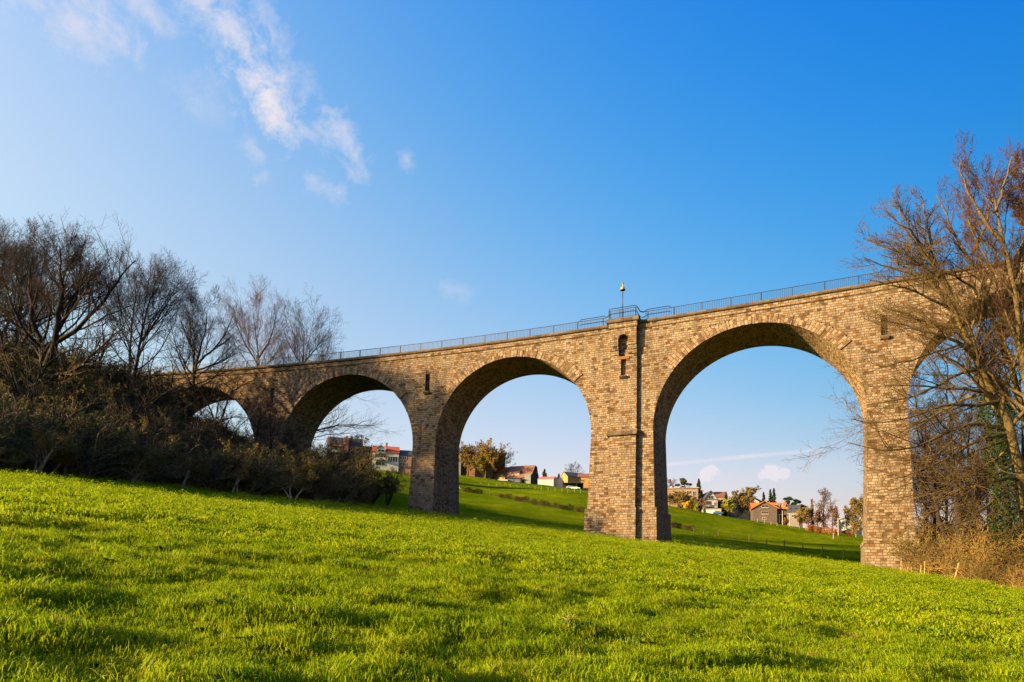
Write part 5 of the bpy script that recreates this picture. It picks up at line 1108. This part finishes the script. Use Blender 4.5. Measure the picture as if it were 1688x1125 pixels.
# sloping rail fence by the concrete pole
x0,y0=hit(1225,850);x1,y1=hit(1247,861); t=empty('rail_fence',(x0,y0,gz(x0,y0)),0,'sloping two rail wooden fence running down to the orange roofed house','fence')
for h in(.55,1.05): MB().tube([(0,0,h),(x1-x0,y1-y0,gz(x1,y1)-gz(x0,y0)+h)],.08,5).build('rail',M_POST,t)
for k in range(6):
    f=k/5; xx,yy=(x1-x0)*f,(y1-y0)*f; z=gz(x0+xx,y0+yy)-gz(x0,y0); MB().tube([(xx,yy,z-.3),(xx,yy,z+1.25)],.09,5).build('post',M_POST,t)
x,y=hit(756,806); o=MB().tube([(-.5,0,1.5),(.6,.1,.0)],.07,5).build('broken_rail',M_FRAME); o.location=(x,y,gz(x,y)); tag(o,'short white rail leaning at the right edge of the narrow pier','rail')
# --- hedges
M_HEDGE=leafmat('brown_hedge_leaf',[(.2,(.03,.018,.010)),(.6,(.06,.036,.02)),(1,(.11,.065,.03))],.2,.7,.8)
def hedge(px0,px1,py,h,label,leafm,dens=330,name='hedge',th=.9,size=.10,py1=None,group=None):
    x0,y0=hit(px0,py); x1,y1=hit(px1,py1 or py+(px1-px0)*.12); L=math.hypot(x1-x0,y1-y0); z0=gz(x0,y0); n=int(dens*max(L,1.5)); g=np.random.RandomState(int(px0*7))
    u=g.rand(n); top=h*(.45+.9*fbm(u*L/.8,u*0+px0,3)); z=top*g.rand(n)**.75; k=th*(.6+.5*g.rand(n)); C=np.stack([(x1-x0)*u+g.normal(0,.45,n)*k,(y1-y0)*u+g.normal(0,.45,n)*k,z],1)
    C[:,2]+=np.interp(u,np.linspace(0,1,6),[gz(x0+(x1-x0)*f,y0+(y1-y0)*f)-z0 for f in np.linspace(0,1,6)])
    t=empty(name,(x0,y0,z0),0,label,'hedge',group); v,f=leaves(C,size,int(px0)); mk('foliage',v,f,leafm,t)
    tm=TM(); m=max(3,int(L*1.6)); f=np.linspace(.02,.98,m); P=np.stack([np.stack([(x1-x0)*f,(y1-y0)*f,np.array([gz(x0+(x1-x0)*q,y0+(y1-y0)*q)-z0 for q in f])-.2+0*f],1)+np.array([0,0,a*(h*.8+.2)])+g.normal(0,.06,(m,3)) for a in(0,.35,.7,1.0)],1)
    tm.add(P,np.tile(np.linspace(.06,.025,4),(m,1)),5); tm.build('stems',M_POST,t)
for k,(a,b,y,l) in enumerate([(764,795,811,'long brown clipped hedge just right of the narrow pier'),(822,831,821,'small dark square hedge clump, first of the broken row in the third arch'),(833,844,822,'dark hedge clump right beside the small square one'),(849,871,826,'wide dark hedge piece in the middle of the broken row'),(876,886,832,'short low hedge piece after the wide middle one'),(889,906,834,'brown hedge piece with ragged top before the narrow one'),(913,919,837,'narrowest hedge clump in the broken row'),(921,945,840,'longest hedge piece near the wide pier'),(949,963,844,'hedge clump touching the wide pier'),(1106,1123,870,'dark hedge clump beside the wide pier in the fourth arch'),(1128,1142,874,'ragged low hedge just left of the lower fence posts')]):
    hedge(a,b,y,1.7 if k<9 else 1.8,l,M_HEDGE)
for k,(a,b,y,l) in enumerate([(1333,1344,876,'leftmost russet hedge piece below the big bare tree'),(1345,1355,878,'russet hedge piece second from the left'),(1357,1369,880,'russet hedge piece left of the tall pale pole'),(1371,1381,881,'bright russet hedge piece right at the tall pale pole'),(1396,1404,884,'round russet hedge clump beside the dark car')]):
    hedge(a,b,y,2.1,l,M_BROWNL,260,size=.16,th=1.1)
# --- far trees and shrubs
def fartree(px,pyb,Y,h,cr,label,mats,leafm=None,nl=3000,lsize=.22,seed=0,trunkh=.3,name='broadleaf_tree',r0=.35,lean=0,cat='tree',cfg=None,group=None,spread=.75,rmin=.03,top=.92):
    p=at(px,pyb,Y); b=np.array([p.x,p.y,gz(p.x,p.y)]); g=np.random.RandomState(900+seed); h0_=h; h=topped(px,Y,b[2],h,.94); cr*=(h/h0_)**.5
    tr=[([b+np.array([0,0,-.3]),b+np.array([lean*.3,0,h*.25]),b+np.array([lean*.6+g.normal(0,.3),0,h*.27+h*.25*top]),b+np.array([lean,0,h*top])],r0,.06)]
    c=dict(k1=12,k2=7,k3=6,k4=0,t1=trunkh,l1=cr/(h*top)*1.35,l2=.55,l3=.5,a1=spread,a2=.65,w=.12); c.update(cfg or {})
    t,P3=grow_tree(name,label,cat,tr,[],seed+950,mats,group,cfg=c,rmin=rmin,up=.05,loc=b)
    if leafm:
        C=P3[:,2:].reshape(-1,3); C=C[g.randint(0,len(C),nl)]-b; v,f=leaves(C,lsize,seed,lsize*.8); mk('foliage',v,f,leafm,t)
    return t
M_OAK=leafmat('young_oak_leaf',[(.2,(.14,.085,.025)),(.6,(.24,.16,.045)),(1,(.34,.25,.08))],.3,.6,.3)
M_OLT=leafmat('spring_leaf',[(.2,(.13,.10,.02)),(.6,(.24,.19,.035)),(1,(.34,.27,.05))],.3,.6,.3)
M_FORS=leafmat('forsythia_bloom',[(.2,(.50,.28,.01)),(.6,(.68,.42,.02)),(1,(.8,.55,.05))],.3,.6,.6)
M_YGR=leafmat('yellow_green_leaf',[(.2,(.16,.17,.02)),(.6,(.28,.27,.03)),(1,(.40,.36,.05))],.3,.6,.6)
M_PURL=leafmat('purple_brown_leaf',[(.2,(.10,.055,.045)),(.6,(.17,.10,.075)),(1,(.25,.15,.11))],.25,.6,.6)
M_OLB=leafmat('olive_brown_leaf',[(.2,(.10,.075,.025)),(.6,(.18,.13,.045)),(1,(.26,.19,.07))],.25,.6,.6)
OC=dict(k1=20,k2=9,k3=7,t1=.30,w=.16,a1=.95)
fartree(771,784,332,18,11,'old oak with pale lit trunk, left of the three oaks on the crest',(B_LICH,B_LTW),M_OAK,8200,.30,1,.22,'oak_tree',.62,-.6,cfg=OC,spread=1.0,top=.62)
fartree(800,788,330,20.5,13,'tallest oak with widely spreading crown above the bungalow',(B_LICH,B_LTW),M_OAK,10500,.30,2,.2,'oak_tree',.55,1.2,cfg=OC,spread=1.0,top=.62)
fartree(812,790,340,15,11,'oak reaching far right with thinner darker foliage',(B_DARK,B_LTW),M_OAK,4200,.24,3,.3,'oak_tree',.45,2.5,cfg=OC,spread=1.0,top=.62)
fartree(783,785,326,9,5,'small yellow leaved tree under the oaks, left one',(B_DARK,B_LTW),M_OLT,2600,.26,4,.3,'small_tree',.28)
fartree(797,788,324,10.5,6,'small yellow leaved tree under the oaks, right one with twin trunks',(B_DARK,B_LTW),M_OLT,3200,.26,5,.3,'small_tree',.3)
fartree(757,781,335,3,1.6,'round green bush at the cottage wall left of the oaks',(B_DARK,B_SCRUB),M_YGR,900,.2,6,.05,'round_bush',.12,cat='shrub')
fartree(946,783,325,8.0,5.5,'bare rounded tree behind the ochre barn roof',(B_DARK,B_PUR),None,0,.2,7,.3,'bare_tree',.3,cfg=dict(k4=3,a1=.95),spread=.95,rmin=.04)
fartree(1105,815,300,9,4.5,'pinkish bare tree left of the dark pine',(B_DARK,B_PUR),M_PURL,700,.16,8,.3,'bare_tree',.25,cfg=dict(k4=3),rmin=.035)
fartree(1236,848,283,12.5,6.5,'bushy olive brown tree in front of the cream gabled house',(B_LICH,B_LTW),M_OLB,5200,.26,9,.15,'olive_tree',.35,cfg=dict(k1=16))
fartree(1216,848,284,10.5,5,'smaller olive brown tree beside the concrete pole',(B_LICH,B_LTW),M_OLB,3000,.25,10,.15,'olive_tree',.3,cfg=dict(k1=14))
fartree(1200,848,276,6.5,3.5,'tree with yellow ivy on its trunk right of the blue car',(B_LICH,B_LTW),M_YGR,2200,.24,11,.1,'ivy_tree',.3)
fartree(1188,846,280,5,3,'dark brown shrub behind the blue car',(B_DARK,B_SCRUB),M_HEDGE,1500,.24,12,.1,'brown_shrub',.15,cat='shrub')
fartree(1358,876,248,15.5,6.5,'big bare tree with upswept crown behind the russet hedge',(B_LICH,B_PUR),M_PURL,1200,.14,13,.18,'bare_tree',.35,cfg=dict(k1=16,k4=3,a1=.5),spread=.5,rmin=.035)
fartree(1347,876,246,8,4,'pinkish shrub left under the big bare tree',(B_DARK,B_PUR),M_PURL,2200,.22,14,.08,'pink_shrub',.2,cat='shrub')
fartree(1372,879,245,9,4.5,'pinkish shrub right of the big bare tree, behind the tall pole',(B_DARK,B_PUR),M_PURL,2600,.22,15,.08,'pink_shrub',.2,cat='shrub')
fartree(1321,872,252,8.5,4.5,'olive shrub just right of the grey skylight house',(B_LICH,B_LTW),M_OLB,3200,.25,16,.08,'olive_shrub',.22,cat='shrub')
fartree(1333,874,254,9,4,'brown shrub between the olive shrub and the big bare tree',(B_DARK,B_LTW),M_OLB,2500,.24,17,.08,'brown_shrub',.22,cat='shrub')
fartree(1406,885,245,14.5,6,'olive tree filling the gap left of the right pier',(B_LICH,B_LTW),M_OLB,3600,.24,18,.2,'olive_tree',.32)
fartree(1424,888,238,13,6,'olive tree mostly behind the right pier',(B_LICH,B_LTW),M_OLB,2600,.24,19,.2,'olive_tree',.32)
fartree(1410,886,236,4.5,2.5,'small round olive bush at the foot of the right pier, by the field edge',(B_LICH,B_LTW),M_OLB,1500,.22,20,.05,'olive_shrub',.12,cat='shrub')
fartree(1278,866,258,3.4,2,'little olive shrub against the orange roofed house',(B_LICH,B_LTW),M_OLT,1000,.2,21,.1,'olive_shrub',.12,cat='shrub')
fartree(1296,868,256,1.8,1.4,'low red leaved shrub between the two grey poles',(B_DARK,B_SCRUB),M_BROWNL,700,.18,22,.05,'red_shrub',.08,cat='shrub')
for k,(px,py,Y,h,r,l,m) in enumerate([(1104,831,280,5.0,3.4,'leftmost grey olive shrub by the flat roofed house',M_OLB),(1117,832,279,5.6,3.6,'tall olive shrub before the flat roofed house',M_OLB),(1129,834,278,5.8,3.4,'dense olive shrub right of the tall one, before the flat roofed house',M_OLB),(1141,838,277,4.8,2.8,'round olive shrub just behind the forsythia',M_OLT),(1133,839,275,2.4,1.5,'glowing yellow forsythia at the field edge',M_FORS),(1148,842,273,2.8,1.5,'yellow green shrub right of the forsythia',M_YGR),(1156,843,274,4.4,2.6,'purple brown shrub below the chalet balcony',M_PURL)]):
    fartree(px,py,Y,h,r,l,(B_LICH,B_LTW),m,2200,.2,30+k,.05,'forsythia' if m is M_FORS else 'garden_shrub',.12,cat='shrub')
# conifers
M_SPR=leafmat('spruce_needle',[(.2,(.012,.026,.012)),(.6,(.026,.048,.018)),(1,(.05,.075,.025))],.1,.6,.8)
M_PINE=leafmat('pine_needle',[(.2,(.030,.038,.014)),(.6,(.060,.070,.022)),(1,(.10,.105,.03))],.1,.6,.8)
def conifer(px,pyb,Y,h,wd,label,seed,leafm=M_SPR,shape=1.0,name='spruce_tree',n=3800,size=.34):
    p=at(px,pyb,Y); b=(p.x,p.y,gz(p.x,p.y)); t=empty(name,b,0,label,'tree'); g=np.random.RandomState(seed); h0_=h; h=topped(px,Y,b[2],h,1.0); wd*=(h/h0_)**.8
    MB().tube([(0,0,-.3),(0,0,h*.5),(0,0,h*.97)],[h*.018+.06,h*.012+.03,.03],7).build('trunk',B_DARK,t)
    nb=int(h*7); C=[]
    for k in range(nb):
        f=(k+g.rand())/nb; z=h*(.10+.88*f); L=wd*((1-f)**shape)*g.uniform(.7,1.15)+.12; a=g.uniform(0,6.283); m=int(n/nb*(.4+1.2*(1-f)))+3; u=g.rand(m)**.7
        droop=-.35 if name=='spruce_tree' else .15
        C.append(np.stack([np.cos(a)*L*u+g.normal(0,.06+.10*L*.4,m),np.sin(a)*L*u+g.normal(0,.06+.10*L*.4,m),z+droop*L*u+g.normal(0,.12,m)],1))
    v,f=leaves(np.concatenate(C),size,seed); mk('crown',v,f,leafm,t)
conifer(884,793,335,8.0,1.5,'slim dark spruce behind the farmhouse gable',1,n=1500); conifer(897.5,793,325,7.6,2.8,'wide dark spruce left of the pink roofed greenhouse',2,n=2600); conifer(921,791,330,5.0,1.6,'small spruce behind the white annexe',3,n=1200)
conifer(1152,818,296,9.8,2.9,'tall spruce with drooping branches above the chalet roof',4,n=3800); conifer(1197,836,286,8.2,1.4,'narrow spruce over the yellow ivy tree',5,n=1500); conifer(1259,838,300,9.5,1.8,'slim spruce above the orange roof, left of the pair',6,n=1900); conifer(1270,838,302,11.2,2.5,'left spruce of the tall pair above the orange roof',7,n=3000); conifer(1276,838,300,12.0,2.4,'right and tallest spruce of the pair above the orange roof',8,n=3000); conifer(1339,872,256,11.5,.8,'thin rusty columnar conifer left of the big bare tree',9,M_OLB,.7,'column_cypress',1300,.28)
def pine(px,pyb,Y,h,wd,label,seed,leafm,clumps=16,name='pine_tree'):
    p=at(px,pyb,Y); b=(p.x,p.y,gz(p.x,p.y)); t=empty(name,b,0,label,'tree'); g=np.random.RandomState(seed); h0_=h; h=topped(px,Y,b[2],h,.95); wd*=(h/h0_)**.6; mb=MB(); mb.tube([(0,0,-.3),(.1,0,h*.5),(0,0,h*.95)],[.3,.2,.06],7); C=[]
    for k in range(clumps):
        f=.25+.73*(k+.5)/clumps; a=g.uniform(0,6.283); L=wd*g.uniform(.35,1.0)*math.sin(max(.35,min(3.0,math.pi*(.22+.72*f)))); c=np.array([math.cos(a)*L,math.sin(a)*L,h*f+.25*L]); mb.tube([(0,0,h*f-.4),tuple(c*[.5,.5,1]-[0,0,.3]),tuple(c)],[.1,.07,.03],5)
        m=300; q=g.normal(size=(m,3)); q/=np.linalg.norm(q,axis=1,keepdims=True); C.append(c+q*np.array([1.25,1.25,.6])*(g.rand(m,1)**.4)*g.uniform(.8,1.3))
    mb.build('trunk',B_DARK,t); v,f=leaves(np.concatenate(C),.28,seed); mk('crown',v,f,leafm,t)
pine(1128,815,302,9.5,4.6,'broad dark pine with irregular crown over the flat roofed house',21,M_PINE,20); pine(1300,846,292,9.2,4.0,'flat topped dark cedar above the skylight house',22,M_SPR,17,'cedar_tree'); pine(1313,848,294,8.0,3.2,'smaller cedar joined to the flat topped one on its right',23,M_SPR,12,'cedar_tree'); pine(1319,850,290,5.0,1.6,'lowest dark pine at the right end of the cedars',24,M_SPR,7)
